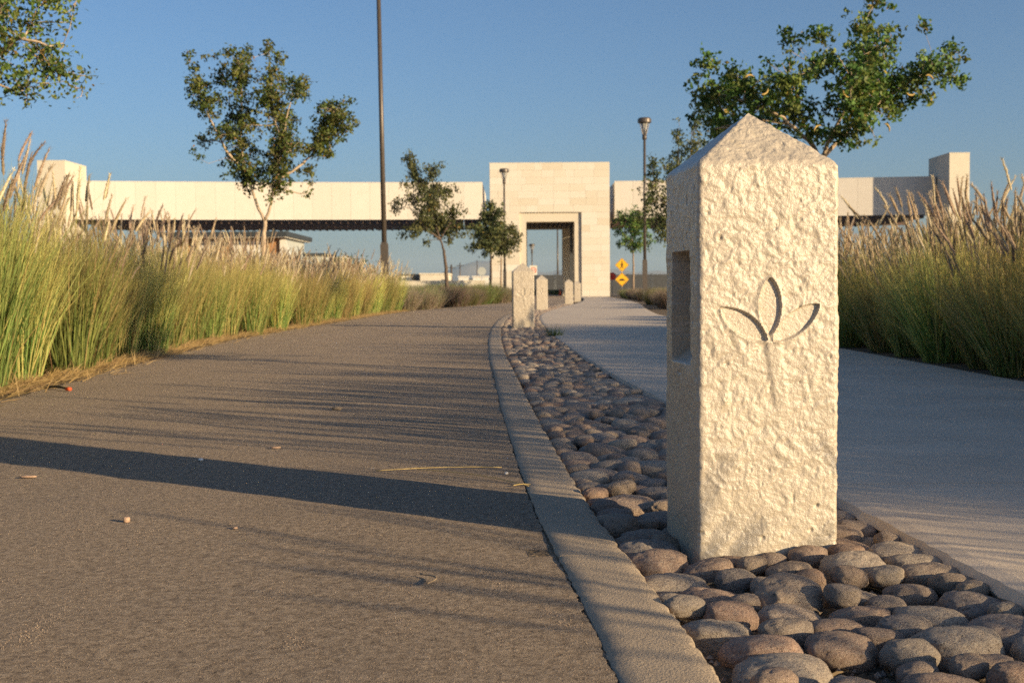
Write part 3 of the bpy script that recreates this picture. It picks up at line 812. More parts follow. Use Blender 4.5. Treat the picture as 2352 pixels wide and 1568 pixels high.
# green weed tuft at the pavement edge
rw = np.random.default_rng(4)
V, Q, pos, ts = blades(rw, 220, 0.07, 0.07, 0.20, 0.9, 1.2, 0.005, 4)
me = build('weed_tuft', V, [Q], np.repeat(np.array([[0.11, 0.17, 0.045]]) * rw.uniform(0.7, 1.3, (len(V), 1)), 1, 0)); me.materials.append(M_GRASS)
tag(link('weed_tuft', me, None, None, (0.51, 14.9, -0.03)), 'small green weed tuft growing at the pavement edge before the second bollard', 'weed')

# ------------------------------------------------------------------ low shrubs
def shrub_variant(seed, colr, n=1500):
    rng = np.random.default_rng(seed)
    V, Q, pos, ts = blades(rng, n, 0.22, 0.35, 0.62, 0.75, 0.7, 0.006, 3)
    C = np.array(colr)[rng.integers(len(colr), size=n)] * rng.uniform(0.7, 1.25, (n, 1))
    me = build('low_shrub', V, [Q], np.repeat(C, 8, 0)); me.materials.append(M_SHRUB)
    return me
SP = [shrub_variant(50 + k, [(0.27, 0.195, 0.155), (0.31, 0.22, 0.17), (0.16, 0.17, 0.07), (0.24, 0.18, 0.14)]) for k in range(3)]
SG = [shrub_variant(60 + k, [(0.13, 0.18, 0.05), (0.19, 0.20, 0.07), (0.24, 0.20, 0.10)]) for k in range(3)]
rng = np.random.default_rng(15)
def shrub(me, x, y, s, lb, gp):
    o = link('low_shrub', me, None, None, (x, y, -0.012), rng.uniform(0, 6.28)); o.scale = (s * 1.25, s * 1.25, s)
    tag(o, lb, 'shrub', gp)
FAR = ORD + ['twenty-' + q for q in ORD[:9]] + ['thirtieth'] + ['thirty-' + q for q in ORD[:9]] + ['fortieth'] + ['forty-' + q for q in ORD[:9]]
y = 34.0; k = 0
while y < 62:
    for row, off in enumerate((0.5, 1.4, 2.5)):
        g = 48 < y < 53
        shrub((SG if g or rng.random() < 0.15 else SP)[rng.integers(3)], RL(y) - off + rng.normal(0, .15), y + rng.normal(0, .2), rng.uniform(1.05, 1.35) * (1.2 if g else 1),
              f'{FAR[k]} low brownish shrub beyond the left grass, front row' if row == 0 else 'low brownish shrub in the back rows of the bed left of the asphalt', 'low shrubs left of the asphalt, ' + ('front row' if row == 0 else 'back rows'))
    y += 1.15; k += 1
y = 18.2; k = 0
while y < 88:
    gap = (vn(np.array([[y * 0.23, 0.5, 0.5]]), 77)[0] > 0.56)
    for row, off in enumerate((0.75, 1.8, 3.0)):
        if gap and row < 3: continue
        shrub((SG if rng.random() < 0.4 else SP)[rng.integers(3)], SR(y) + off + rng.normal(0, .15), y + rng.normal(0, .2), rng.uniform(0.8, 1.15) * (1.25 if 24 < y < 33 else 1.0),
              f'{FAR[k]} low brown-green shrub beyond the right grass, front row' if row == 0 else 'low brown-green shrub in the back rows right of the pavement', 'low shrubs right of the pavement, ' + ('front row' if row == 0 else 'back rows'))
        k += (row == 0)
    y += 1.1 + 0.02 * (y - 18)

# ------------------------------------------------------------------ trees
GREENS = [(0.080, 0.135, 0.026), (0.11, 0.165, 0.032), (0.06, 0.11, 0.025), (0.16, 0.19, 0.042), (0.125, 0.14, 0.032)]
OLIVES = [(0.12, 0.135, 0.045), (0.095, 0.115, 0.04), (0.15, 0.15, 0.05), (0.08, 0.10, 0.036)]
DENS = 2.1
def tree(label, y, x0, lobes, limbs, base_px, seed, leaf=0.055, dens=1.0, cr=0.10, bark=None, greens=GREENS, group=None, r0=0.05, cl_leaves=15, thick=0.55, hang=0.0):
    """lobes (cx, cz, rx, rz) and limbs are traced in photo units; they are scaled to metres at the tree's own distance and spread in depth"""
    rng = np.random.default_rng(seed); s = y / FPX
    bx, bz = base_px
    def P(px, pz, dy=0.0): return np.array([(px - bx) * s, dy, (bz - pz) * s])
    root = thing('tree', label, 'tree', (x0, y, -0.02), 0, group)
    lx = [l[0] for l in lobes]; width = (max(lx) - min(lx)) * s
    mid = 0.5 * (max(lx) + min(lx))
    tb = MB(); nodes = []
    for li, limb in enumerate(limbs):
        q = np.array([P(a, b, (c if c is not None else 0)) for a, b, c in limb]); ra = np.linspace(r0 * (1 if li == 0 else 0.52), r0 * (0.66 if li == 0 else 0.12), len(q))
        n = len(q); tt = np.linspace(0, n - 1, n * 4); qq = np.stack([np.interp(tt, np.arange(n), q[:, k]) for k in range(3)], -1)
        qq += np.concatenate([[[0, 0, 0]], rng.normal(0, r0 * 0.12, (len(qq) - 2, 3)), [[0, 0, 0]]])
        rr = np.interp(tt, np.arange(n), ra)
        tb.tube(qq, rr, 9)
        if li == 0: nodes += [(qq[-1], rr[-1])]
        else: nodes += [(a, b) for a, b in zip(qq[::2], rr[::2])]
    LV, LC, cnt = [], [], 0
    lob = []
    for (cx, cz, rx, rz, *f) in lobes:
        dd = f[0] if f else 1.0
        dy = rng.normal(0, 0.30) * width * thick * (1 - 0.5 * abs((cx - mid) * s) / (0.5 * width + 1e-6))
        lob.append((P(cx, cz, dy), rx * s, rz * s, dd))
    for limb in limbs[1:]:                                # leafy shoots along the upper limbs
        for (a0_, b0_, c0_), (a1_, b1_, c1_) in zip(limb[2:-1], limb[3:]):
            lob.append((0.5 * (P(a0_, b0_, c0_) + P(a1_, b1_, c1_)), 0.06 * width, 0.07 * width, 0.7))
            lob.append((P(a1_, b1_, c1_), 0.06 * width, 0.07 * width, 0.7))
    lob.sort(key=lambda L: L[0][2] + 0.7 * abs(L[0][0]))
    for c, rx, rz, dd in lob:
        best = min(nodes, key=lambda nd: np.linalg.norm(nd[0] - c) + (2.0 * max(0, nd[0][2] - c[2])))
        a = best[0]; L = np.linalg.norm(c - a)
        mids = [a, a * 0.62 + c * 0.38 + np.array([0, 0, 0.06 * L]) + rng.normal(0, 0.05 * L + 1e-4, 3), a * 0.25 + c * 0.75 + rng.normal(0, 0.05 * L + 1e-4, 3), c]
        rb = min(best[1] * 0.8, 0.008 + 0.012 * L)
        tb.tube(mids, np.linspace(rb, max(0.004, rb * 0.4), 4), 6); nodes.append((c, rb * 0.6)); nodes.append((mids[2], rb * 0.6))
        ncl = max(3, int(dd * dens * rx * rz * 4.6 * DENS / (cr * cr)))
        ry = 0.5 * (rx + rz) * 1.15
        for q in range(ncl):
            if rng.random() < 0.22:                       # leaves along the twig that carries the lobe
                f = rng.uniform(0.3, 1.0); cc = np.array(mids[1]) * (1 - f) + c * f + rng.normal(0, 0.3, 3) * np.array([rx, ry, rz])
            else:
                cc = c + rng.normal(0, 0.64, 3) * np.array([rx, ry, rz])
            if rng.random() < 0.5: tb.tube([c + (cc - c) * 0.2, c + (cc - c) * 0.6 + rng.normal(0, 0.02, 3), cc], [0.005, 0.004, 0.0025], 4, False)
            nl = rng.integers(int(cl_leaves * 0.7), int(cl_leaves * 1.35))
            lp = cc + rng.normal(0, cr * 0.55, (nl, 3)) * np.array([1, 1, 0.85 + hang]) - np.array([0, 0, hang * cr * 0.6])
            ax = rng.normal(0, 1, (nl, 3)); ax[:, 2] -= 0.35 + hang * 2; ax /= np.linalg.norm(ax, axis=1)[:, None]
            sd_ = np.cross(ax, rng.normal(0, 1, (nl, 3))); sd_ /= np.linalg.norm(sd_, axis=1)[:, None]
            ln = 1.25 * leaf * rng.uniform(0.65, 1.25, (nl, 1)); wd = ln * 0.29
            nrm = np.cross(ax, sd_)
            V = np.stack([lp - ax * ln * 0.5, lp + sd_ * wd + nrm * ln * 0.05, lp + ax * ln * 0.5, lp - sd_ * wd + nrm * ln * 0.05], 1)
            LV.append(V.reshape(-1, 3))
            cb = np.array(greens[rng.integers(len(greens))]) * rng.uniform(0.8, 1.25)
            cc_ = cb * rng.uniform(0.75, 1.3, (nl, 1))
            yl = rng.random(nl) < 0.02
            cc_[yl] = np.array([0.30, 0.20, 0.05]) * rng.uniform(0.7, 1.2)
            LC.append(np.repeat(cc_, 4, 0))
    V = np.concatenate(LV); n = len(V) // 4
    crown = build('crown', V, [np.arange(n * 4).reshape(-1, 4)], np.concatenate(LC)); crown.materials.append(M_LEAF)
    link('crown', crown, None, root)
    link('trunk', tb.mesh('trunk', True), bark or M_BARK, root)
    return root

def sc(lst, k, ox, oy): return [(ox + a * k, oy + b * k, c * k, d * k, *e) for a, b, c, d, *e in lst]
def scl(limbs, k, ox, oy): return [[(ox + a * k, oy + b * k, c) for a, b, c in L] for L in limbs]

# big tree behind the foreground bollard
T6 = [(1612, 165, 20, 30), (1622, 228, 33, 36), (1680, 172, 25, 22), (1718, 208, 45, 36), (1685, 252, 48, 32), (1790, 205, 45, 36), (1822, 78, 18, 20), (1850, 116, 20, 20), (1860, 165, 36, 36),
      (1925, 205, 44, 44), (1988, 32, 22, 24), (1985, 82, 24, 28), (1990, 140, 26, 36), (2052, 74, 28, 12, .7), (2092, 84, 12, 8, .6), (2055, 190, 52, 32), (2130, 165, 34, 24), (2172, 128, 18, 24), (2195, 188, 24, 15),
      (1960, 262, 52, 34), (2050, 235, 48, 28), (1790, 262, 40, 30), (1640, 298, 22, 10), (1930, 318, 28, 30), (1868, 312, 36, 24), (1985, 225, 40, 30), (1750, 250, 40, 30), (1720, 292, 40, 20), (1960, 300, 20, 40)]
big = tree('broad spreading tree with curled yellow pods rising behind the foreground bollard', 17.0, 4.25, T6,
     [[(1893, 760, 0), (1890, 600, 0.02), (1888, 450, 0), (1884, 372, 0)], [(1884, 372, 0), (1868, 340, 0.05), (1850, 290, 0.1), (1820, 240, 0.2)], [(1884, 372, 0), (1900, 330, -0.05), (1930, 260, -0.2), (1975, 190, -0.1), (1985, 120, 0)],
      [(1884, 372, 0), (1960, 290, 0.1), (2050, 220, 0.3), (2130, 170, 0.3)], [(1868, 340, 0.05), (1790, 280, -0.2), (1700, 240, -0.2), (1640, 225, -0.1)]], (1893, 761), 61, 0.06, 0.58, 0.08, M_BARKP, cl_leaves=14, r0=0.06)
rp = np.random.default_rng(9)
for (px, pz, fl) in [(1720, 237, 1), (1700, 205, -1), (1805, 252, 1), (1855, 315, -1), (1905, 240, 1), (2030, 245, 1), (2000, 315, -1), (1768, 205, 1), (2090, 210, -1)]:
    k = 17.0 / FPX; a = np.linspace(-1.2, 1.2, 9); rr = 0.075
    pts = np.stack([rr * np.sin(a) * 0.9, rr * 0.3 * np.sin(a * 1.5), -rr * np.cos(a) * fl * 0.7], -1) @ np.array(Matrix.Rotation(rp.uniform(-0.9, 0.9), 3, 'Y'))
    link('seed_pod', MB().tube(pts, 0.012 * np.array([.3, .7, .95, 1, 1, 1, .9, .7, .2]), 7).mesh('seed_pod', True), M_POD, big, ((px - 1893) * k, rp.uniform(-1.1, -0.5), (761 - pz) * k))

# forked tree on the left, in front of the long canopy
k1 = 0.3295
T1 = sc([(155, 235, 28, 30), (165, 300, 34, 34), (95, 360, 30, 16), (170, 400, 48, 36), (215, 460, 42, 42), (325, 345, 55, 40), (290, 232, 40, 14), (350, 240, 30, 34), (430, 215, 40, 40), (505, 165, 34, 34), (500, 290, 50, 60), (470, 370, 60, 50), (400, 400, 40, 40),
         (655, 150, 42, 50, .7), (665, 110, 12, 28, .7), (690, 330, 40, 46), (782, 265, 32, 50), (820, 400, 70, 60), (910, 400, 42, 45), (900, 490, 50, 40), (720, 500, 80, 60), (260, 560, 60, 55), (330, 500, 40, 40), (440, 590, 75, 65), (330, 690, 80, 52), (210, 790, 46, 42),
         (430, 760, 95, 60), (340, 870, 90, 42, .7), (210, 925, 60, 28, .4), (540, 690, 60, 70, .7), (540, 840, 40, 60, .6), (500, 985, 85, 55), (600, 980, 40, 50, .6), (750, 640, 75, 80), (760, 800, 70, 90), (720, 900, 80, 60), (850, 870, 70, 60, .8), (1110, 570, 85, 60), (1060, 640, 90, 60), (1190, 520, 44, 20), (1235, 700, 44, 34), (1160, 660, 60, 50), (1030, 760, 95, 62), (970, 850, 75, 60), (1060, 880, 40, 40),
         (860, 970, 70, 42, .8), (830, 1070, 40, 34, .5), (930, 1030, 40, 34, .5), (915, 1150, 14, 34, .4), (640, 560, 40, 60, .6)], k1, 402, 57.4)
L1 = scl([[(612, 2050, 0), (610, 1568, 0), (630, 1345, 0)], [(630, 1345, 0), (575, 1250, .05), (528, 1090, .1), (500, 1030, .12), (460, 800, .15), (470, 470, .1), (500, 250, .05)], [(630, 1345, 0), (680, 1230, -.05), (690, 1130, -.05), (720, 1060, -.05), (740, 950, -.1), (752, 780, -.1), (690, 560, -.1), (690, 380, 0)],
          [(720, 1060, 0), (820, 1000, .1), (960, 880, .2), (1060, 760, .3), (1110, 600, .2)], [(500, 1030, .1), (380, 860, -.2), (280, 640, -.3), (200, 430, -.2)], [(740, 950, 0), (770, 700, .1), (820, 450, .2)]], k1, 402, 57.4)
tree('upright tree with a forked pale trunk in front of the left canopy', 26.0, -5.15, T1, L1, (603.6, 726), 62, 0.062, 0.58, 0.095, M_BARKP, cl_leaves=15, r0=0.062)

# tree reaching in at the top left corner
T0 = [(30, 60, 55, 55), (90, 45, 45, 36), (20, 150, 55, 55), (92, 118, 50, 42), (140, 145, 34, 34), (62, 195, 42, 24), (182, 165, 24, 22), (212, 200, 14, 20, .7), (140, 192, 26, 24, .5), (205, 8, 24, 10, .5), (-60, 80, 80, 80), (-60, -40, 90, 70), (40, -40, 80, 50), (140, -30, 60, 40), (-150, 40, 80, 90), (-140, 170, 60, 50), (-60, 190, 50, 40), (170, 100, 22, 24, .5)]
tree('leafy tree reaching into the top left corner of the photo', 13.0, -5.75, T0,
     [[(-95, 790, 0), (-85, 450, 0), (-50, 250, 0)], [(-50, 250, 0), (0, 120, 0), (12, 20, .05), (25, -60, .1)], [(-50, 250, 0), (-110, 100, .1), (-140, 0, .2)], [(0, 120, 0), (80, 90, -.2), (150, 110, -.2)]], (-95, 790), 63, 0.048, 0.75, 0.085, M_BARKP, cl_leaves=9, r0=0.06)

k2 = 0.2381
T2 = sc([(315, 70, 30, 20), (360, 145, 22, 34), (385, 225, 34, 34), (515, 170, 20, 36), (560, 230, 42, 50), (635, 140, 34, 14, .6), (440, 285, 50, 40), (330, 320, 80, 24, .5), (360, 450, 100, 46, .7), (240, 500, 60, 28, .6), (185, 575, 24, 24, .5), (560, 380, 75, 62), (690, 400, 70, 34, .7), (780, 360, 44, 16, .6), (560, 510, 90, 70), (450, 560, 75, 50), (640, 630, 90, 56), (740, 600, 60, 50, .8),
         (862, 580, 44, 12, .6), (500, 690, 110, 60), (400, 775, 80, 34), (285, 810, 40, 14), (620, 750, 84, 50), (780, 740, 70, 42, .7), (880, 800, 34, 22, .6), (480, 870, 50, 40, .35), (760, 830, 50, 44, .35)], k2, 861.3, 344.5)
L2 = scl([[(690, 1420, 0), (680, 1150, 0), (660, 960, 0)], [(660, 960, 0), (620, 850, 0), (560, 650, 0), (500, 450, 0), (400, 250, .1), (330, 90, .1)], [(560, 650, 0), (560, 400, .1), (545, 220, .1)], [(620, 850, 0), (720, 700, .2), (800, 600, .3)], [(620, 850, 0), (480, 740, -.2), (320, 520, -.3)]], k2, 861.3, 344.5)
tree('airy drooping tree between the lamp post and the gateway', 46.0, -2.35, T2, L2, (1026, 700), 64, 0.085, 0.95, 0.125, M_BARKD, OLIVES, cl_leaves=15, r0=0.075, hang=0.35)
k3 = 0.3174
T3 = sc([(1035, 425, 30, 40), (995, 495, 45, 50), (1085, 480, 40, 40), (955, 615, 48, 50), (1050, 590, 70, 70), (915, 715, 36, 24), (1000, 715, 64, 48), (1010, 660, 60, 60)], k3, 803.9, 344.5)
tree('bushy young tree whose crown overlaps the left edge of the gateway', 60.0, -1.0, T3, scl([[(1026, 1060, 0), (1030, 800, 0)], [(1030, 800, 0), (1020, 650, 0), (1035, 500, 0)]], k3, 803.9, 344.5), (1129.6, 699), 65, 0.095, 1.0, 0.14, M_BARKD, OLIVES, cl_leaves=16, r0=0.07)
T3b = sc([(1100, 640, 60, 60), (1150, 600, 34, 34), (1175, 690, 44, 44, .7), (1100, 740, 60, 44), (1195, 640, 24, 50, .6), (1060, 700, 40, 60)], k3, 803.9, 344.5)
tree('smaller young tree standing against the gateway beside the middle lamp', 66.0, -0.55, T3b, scl([[(1083, 1050, 0), (1085, 820, 0)], [(1085, 820, 0), (1100, 650, 0)]], k3, 803.9, 344.5), (1148, 698), 66, 0.095, 1.0, 0.14, M_BARK, OLIVES, cl_leaves=16, r0=0.06)
T4 = sc([(1920, 605, 42, 12, .6), (1985, 545, 56, 40), (2060, 530, 60, 44), (1950, 640, 40, 20, .7), (2060, 620, 62, 52), (2000, 700, 44, 34), (2060, 740, 50, 36), (2135, 590, 44, 50, .8), (2165, 670, 30, 40, .4), (1935, 720, 24, 24, .6), (2110, 700, 40, 40, .8)], k3, 803.9, 344.5)
tree('round-crowned tree right of the gateway behind the yellow signs', 72.0, 7.0, T4, scl([[(2050, 1060, 0), (2050, 800, 0)], [(2050, 800, 0), (2040, 700, 0), (2060, 560, 0)], [(2050, 800, 0), (1990, 660, .2)]], k3, 803.9, 344.5), (1454.6, 700), 67, 0.10, 0.7, 0.15, M_BARK, cl_leaves=16, r0=0.07)
T5 = [(1500, 380, 9, 22), (1512, 425, 22, 16, .7), (1493, 465, 16, 24), (1512, 505, 24, 28), (1556, 310, 10, 30, .8), (1592, 300, 10, 26, .8), (1566, 350, 20, 20, .8), (1600, 345, 18, 22), (1560, 400, 30, 30), (1545, 470, 34, 40), (1590, 470, 40, 50), (1530, 540, 24, 20), (1600, 560, 40, 30), (1640, 430, 40, 60), (1612, 275, 10, 14, .6), (1533, 385, 18, 14, .7), (1490, 425, 12, 8, .7)]
tree('slim upswept tree partly hidden by the left side of the foreground bollard', 36.0, 5.1, T5, [[(1583, 708, 0), (1580, 640, 0), (1576, 560, 0)], [(1576, 560, 0), (1545, 500, 0), (1505, 430, .1), (1500, 370, .1)], [(1576, 560, 0), (1585, 420, .1), (1592, 290, .1)], [(1576, 560, 0), (1560, 420, -.1), (1556, 300, -.1)]], (1583, 708), 68, 0.07, 0.6, 0.11, M_BARK, OLIVES, cl_leaves=14, r0=0.06)
# street tree beside the camera whose trunk throws the bar of shade across the asphalt
k = 5.6 / FPX
T7 = [(0, -1400, 300, 160), (-220, -1250, 220, 160), (240, -1250, 220, 160), (0, -1150, 260, 140), (120, -1560, 240, 140), (-160, -1520, 200, 140)]
tree('street tree just right of the view whose trunk shades the asphalt', 5.6, 4.35, T7, [[(0, 0, 0), (4, -500, 0), (0, -950, 0)], [(0, -950, 0), (-120, -1250, .1), (-150, -1450, .1)], [(0, -950, 0), (150, -1250, -.1), (160, -1480, -.1)]], (0, 0), 69, 0.05, 0.5, 0.09, M_BARKP, cl_leaves=12, r0=0.055)

# ------------------------------------------------------------------ gateway
GY = 95.0
gate = thing('gateway', 'tall cream limestone gateway with a recessed square opening over the path', 'gateway', (0, GY, 0))
X0, X1, RX0, RX1, RZ, TOP = -1.6, 7.45, 0.63, 5.32, 6.38, 10.08
core = MB().box(X0 + .02, RX0, 0.02, 1.6, -0.1, RZ).box(RX1, X1 - .02, 0.02, 1.6, -0.1, RZ).box(X0 + .02, X1 - .02, 0.02, 1.6, RZ, TOP - .02)
link('wall', core.mesh('wall'), M_GROUT, gate)
fr = MB().box(RX0 + .002, 1.14, 0.16, 1.5, -0.1, RZ - .002).box(4.80, RX1 - .002, 0.16, 1.5, -0.1, RZ - .002).box(1.14, 4.80, 0.16, 1.5, 5.68, RZ - .002)
link('inner_frame', fr.mesh('inner_frame'), M_TILE, gate)
unit = boxmesh('stone_tile', -.5, .5, -.5, .5, -.5, .5); unit.materials.append(M_TILE)
rg = np.random.default_rng(33)
def tiles(x0, x1, z0, z1, rows):
    h = (z1 - z0) / rows
    for r in range(rows):
        cuts = [x0]
        while cuts[-1] < x1 - 0.05:
            q = cuts[-1] + rg.choice([0.62, 0.9, 1.2, 1.5])
            cuts.append(x1 if x1 - q < 0.45 else q)
        for a, b in zip(cuts[:-1], cuts[1:]):
            d = 0.045 + rg.uniform(0, 0.012)
            link('stone_tile', unit, None, gate, ((a + b) / 2, 0.02 - d / 2 + 0.02, z0 + (r + .5) * h), 0, (b - a - 0.006, d, h - 0.006))
tiles(X0, RX0, 0, RZ, 13); tiles(RX1, X1, 0, RZ, 13); tiles(X0, X1, RZ, TOP, 7)
sunit = boxmesh('side_tile', -.5, .5, -.5, .5, -.5, .5); sunit.materials.append(M_TILE)
for xx in (X0 + 0.005, X1 - 0.005):
    for r in range(20):
        link('side_tile', sunit, None, gate, (xx, 0.82, (r + .5) * TOP / 20), 0, (0.03, 1.52, TOP / 20 - 0.008))
link('coping', boxmesh('coping', X0 - .01, X1 + .01, -0.02, 1.63, TOP, TOP + 0.05), M_CREAM, gate)
back = MB().box(-1.6, 1.36, 13.4, 14.6, -0.1, 10.0).box(4.42, 7.4, 13.4, 14.6, -0.1, 10.0).box(1.36, 4.42, 13.4, 14.6, 5.75, 10.0)
link('rear_wall', back.mesh('rear_wall'), M_CREAM, gate)
sl_g = boxmesh('slat', -.03, .03, 0, 11.7, -.18, .18); sl_g.materials.append(M_SLAT)
for k in range(12): link('slat', sl_g, None, gate, (0.9 + 0.38 * k, 1.65, 5.95))
link('ceiling', boxmesh('ceiling', X0 + 0.1, X1 - 0.1, 1.61, 13.38, 6.6, 6.8), M_SLAT, gate)
link('column', boxmesh('column', 4.72, 4.95, 6.0, 6.25, 0, 5.75), M_DARK, gate)

# ------------------------------------------------------------------ the two long canopies
def canopy(label, xs, xe, n):
    root = thing('canopy', label, 'canopy', (0, 0, 0))
    yf = lambda x: 95.2 - 3.2 * ((x - 3) / 33.0) ** 2
    z0, z1 = 5.9, 8.66
    pu = boxmesh('facade_panel', -.5, .5, -.5, .5, -.5, .5); pu.materials.append(M_PANEL)
    e = np.linspace(xs, xe, n + 1)
    for a, b in zip(e[:-1], e[1:]):
        ya, yb = yf(a), yf(b)
        link('facade_panel', pu, None, root, ((a + b) / 2, (ya + yb) / 2 + 0.1, (z0 + z1) / 2), math.atan2(yb - ya, b - a), (math.hypot(b - a, yb - ya) - 0.009, 0.12 + 0.01 * rg.random(), z1 - z0))
    fb, rb, cp = MB(), MB(), MB(); js = [MB(), MB(), MB()]
    for a, b in zip(e[:-1], e[1:]):
        ya, yb = yf(a), yf(b); an = math.atan2(yb - ya, b - a); L = math.hypot(b - a, yb - ya)
        Mx = Matrix.Translation(((a + b) / 2, (ya + yb) / 2, 0)) @ Matrix.Rotation(an, 4, 'Z')
        fb.box(-L / 2, L / 2, 0.17, 0.5, z0 + 0.02, z1 - 0.03, Mx)
        rb.box(-L / 2, L / 2, 13.0, 13.3, z0 - 0.15, z1 - 0.1, Mx)
        for yy, jm in zip((2.6, 6.0, 9.4), js): jm.box(-L / 2, L / 2, yy, yy + 0.16, z0 + 0.1, z0 + 0.42, Mx)
        cp.box(-L / 2, L / 2, 0.02, 0.52, z1 + 0.002, z1 + 0.05, Mx)
    link('front_beam', fb.mesh('front_beam'), M_GREYB, root); link('rear_beam', rb.mesh('rear_beam'), M_SLAT, root)
    for jm in js: link('joist', jm.mesh('joist'), M_SLAT, root)
    link('coping', cp.mesh('coping'), M_PANEL, root)
    su = boxmesh('slat', -.03, .03, 0.55, 12.98, -.15, .15); su.materials.append(M_SLAT)
    for x in np.arange(xs + 0.3, xe - 0.2, 0.55): link('slat', su, None, root, (x, yf(x), z0 - 0.1))
    for x in (xs + 0.06, xe - 0.06):
        link('end_panel', boxmesh('end_panel', -.06, .06, 0.2, 12.9, z0 + .03, z1 - .04), M_PANEL, root, (x, yf(x), 0))
    return root
canopy('long cream panelled canopy running left from the gateway', -31.9, -2.15, 21)
canopy('cream panelled canopy running right from the gateway behind the big bollard', 7.85, 31.4, 17)
def tower(label, x0, x1, y0, y1, h):
    root = thing('end_tower', label, 'tower', ((x0 + x1) / 2, y0, 0))
    wx = (x1 - x0) / 2
    link('wall', boxmesh('wall', -wx, wx, 0, y1 - y0, -0.1, h), M_CREAM, root)
    link('coping', boxmesh('coping', -wx - .015, wx + .015, -.015, y1 - y0 + .015, h + .002, h + 0.06), M_CREAM, root)
tower('plain cream tower closing the left canopy behind the grass', -34.0, -32.0, 90.3, 94.8, 10.0)
tower('plain cream tower closing the right canopy above the grass', 31.5, 32.95, 90.3, 94.8, 10.1)

# ------------------------------------------------------------------ lamp posts
def lamp(label, x, y, h, tilt=0.0):
    root = thing('lamp_post', label, 'lamp post', (x, y, 0), 0, 'brown lamp posts along the path'); root.rotation_euler = (0, tilt, 0)
    link('base_sleeve', MB().box(-.10, .10, -.10, .10, -.02, 1.78).box(-.085, .085, -.085, .085, 1.78, 1.84).mesh('base_sleeve'), M_POLE, root)
    link('pole', MB().tube([(0, 0, 1.84), (0, 0, h - 0.95)], [0.068, 0.056], 14).mesh('pole', True), M_POLE, root)
    link('collar', MB().tube([(0, 0, h - 0.95), (0, 0, h - 0.93), (0, 0, h - 0.72)], [0.056, 0.10, 0.10], 14).mesh('collar', True), M_POLE, root)
    for a in range(4):
        c, s = math.cos(a * math.pi / 2 + .5), math.sin(a * math.pi / 2 + .5)
        link('bracket', MB().tube([(c * .08, s * .08, h - .75), (c * .26, s * .26, h - .2)], .018, 6).mesh('bracket'), M_POLE, root)
    link('lens', MB().tube([(0, 0, h - .73), (0, 0, h - .70), (0, 0, h - .23)], [.03, .06, .17], 14).mesh('lens', True), M_LENS, root)
    link('cap', MB().tube([(0, 0, h - .22), (0, 0, h - .2), (0, 0, h - .06), (0, 0, h)], [.27, .30, .30, .24], 20).mesh('cap', False), M_POLE, root)
lamp('tall brown lamp post rising out of the left grass past the top of the photo', -3.36, 33.4, 9.2, -0.012)
lamp('brown lamp post standing in front of the gateway wall', -0.42, 78, 8.05)
lamp('brown lamp post right of the gateway, next to the foreground bollard', 5.85, 55, 8.0)
lamp('far lamp post seen through the gateway opening', 2.1, 128, 5.2)

# ------------------------------------------------------------------ signs
def text_mesh(body, size):
    cu = bpy.data.curves.new('txt', 'FONT'); cu.body = body; cu.size = size; cu.align_x = 'CENTER'; cu.align_y = 'CENTER'; cu.extrude = 0.002
    ob = bpy.data.objects.new('txt', cu); COL.objects.link(ob)
    dg = bpy.context.evaluated_depsgraph_get(); me = bpy.data.meshes.new_from_object(ob.evaluated_get(dg))
    bpy.data.objects.remove(ob); bpy.data.curves.remove(cu)
    me.materials.clear()
    me.transform(Matrix.Rotation(R(90), 4, 'X'))
    return me
def poly_plate(pts, y0, y1):
    n = len(pts); V = [(x, y0, z) for x, z in pts] + [(x, y1, z) for x, z in pts]
    return build('plate', V, [[list(range(n))], [list(range(n, 2 * n))[::-1]], [[i, i + n, (i + 1) % n + n, (i + 1) % n] for i in range(n)]])
def diamond(r): return [(0, -r), (r, 0), (0, r), (-r, 0)]
sg = thing('warning_sign', 'two yellow diamond warning signs stacked on one post by the gateway', 'road sign', (7.05, 80, 0))
link('post', MB().tube([(0, 0.03, 0), (0, 0.03, 2.5)], 0.03, 8).mesh('post', True), M_POLEG, sg)
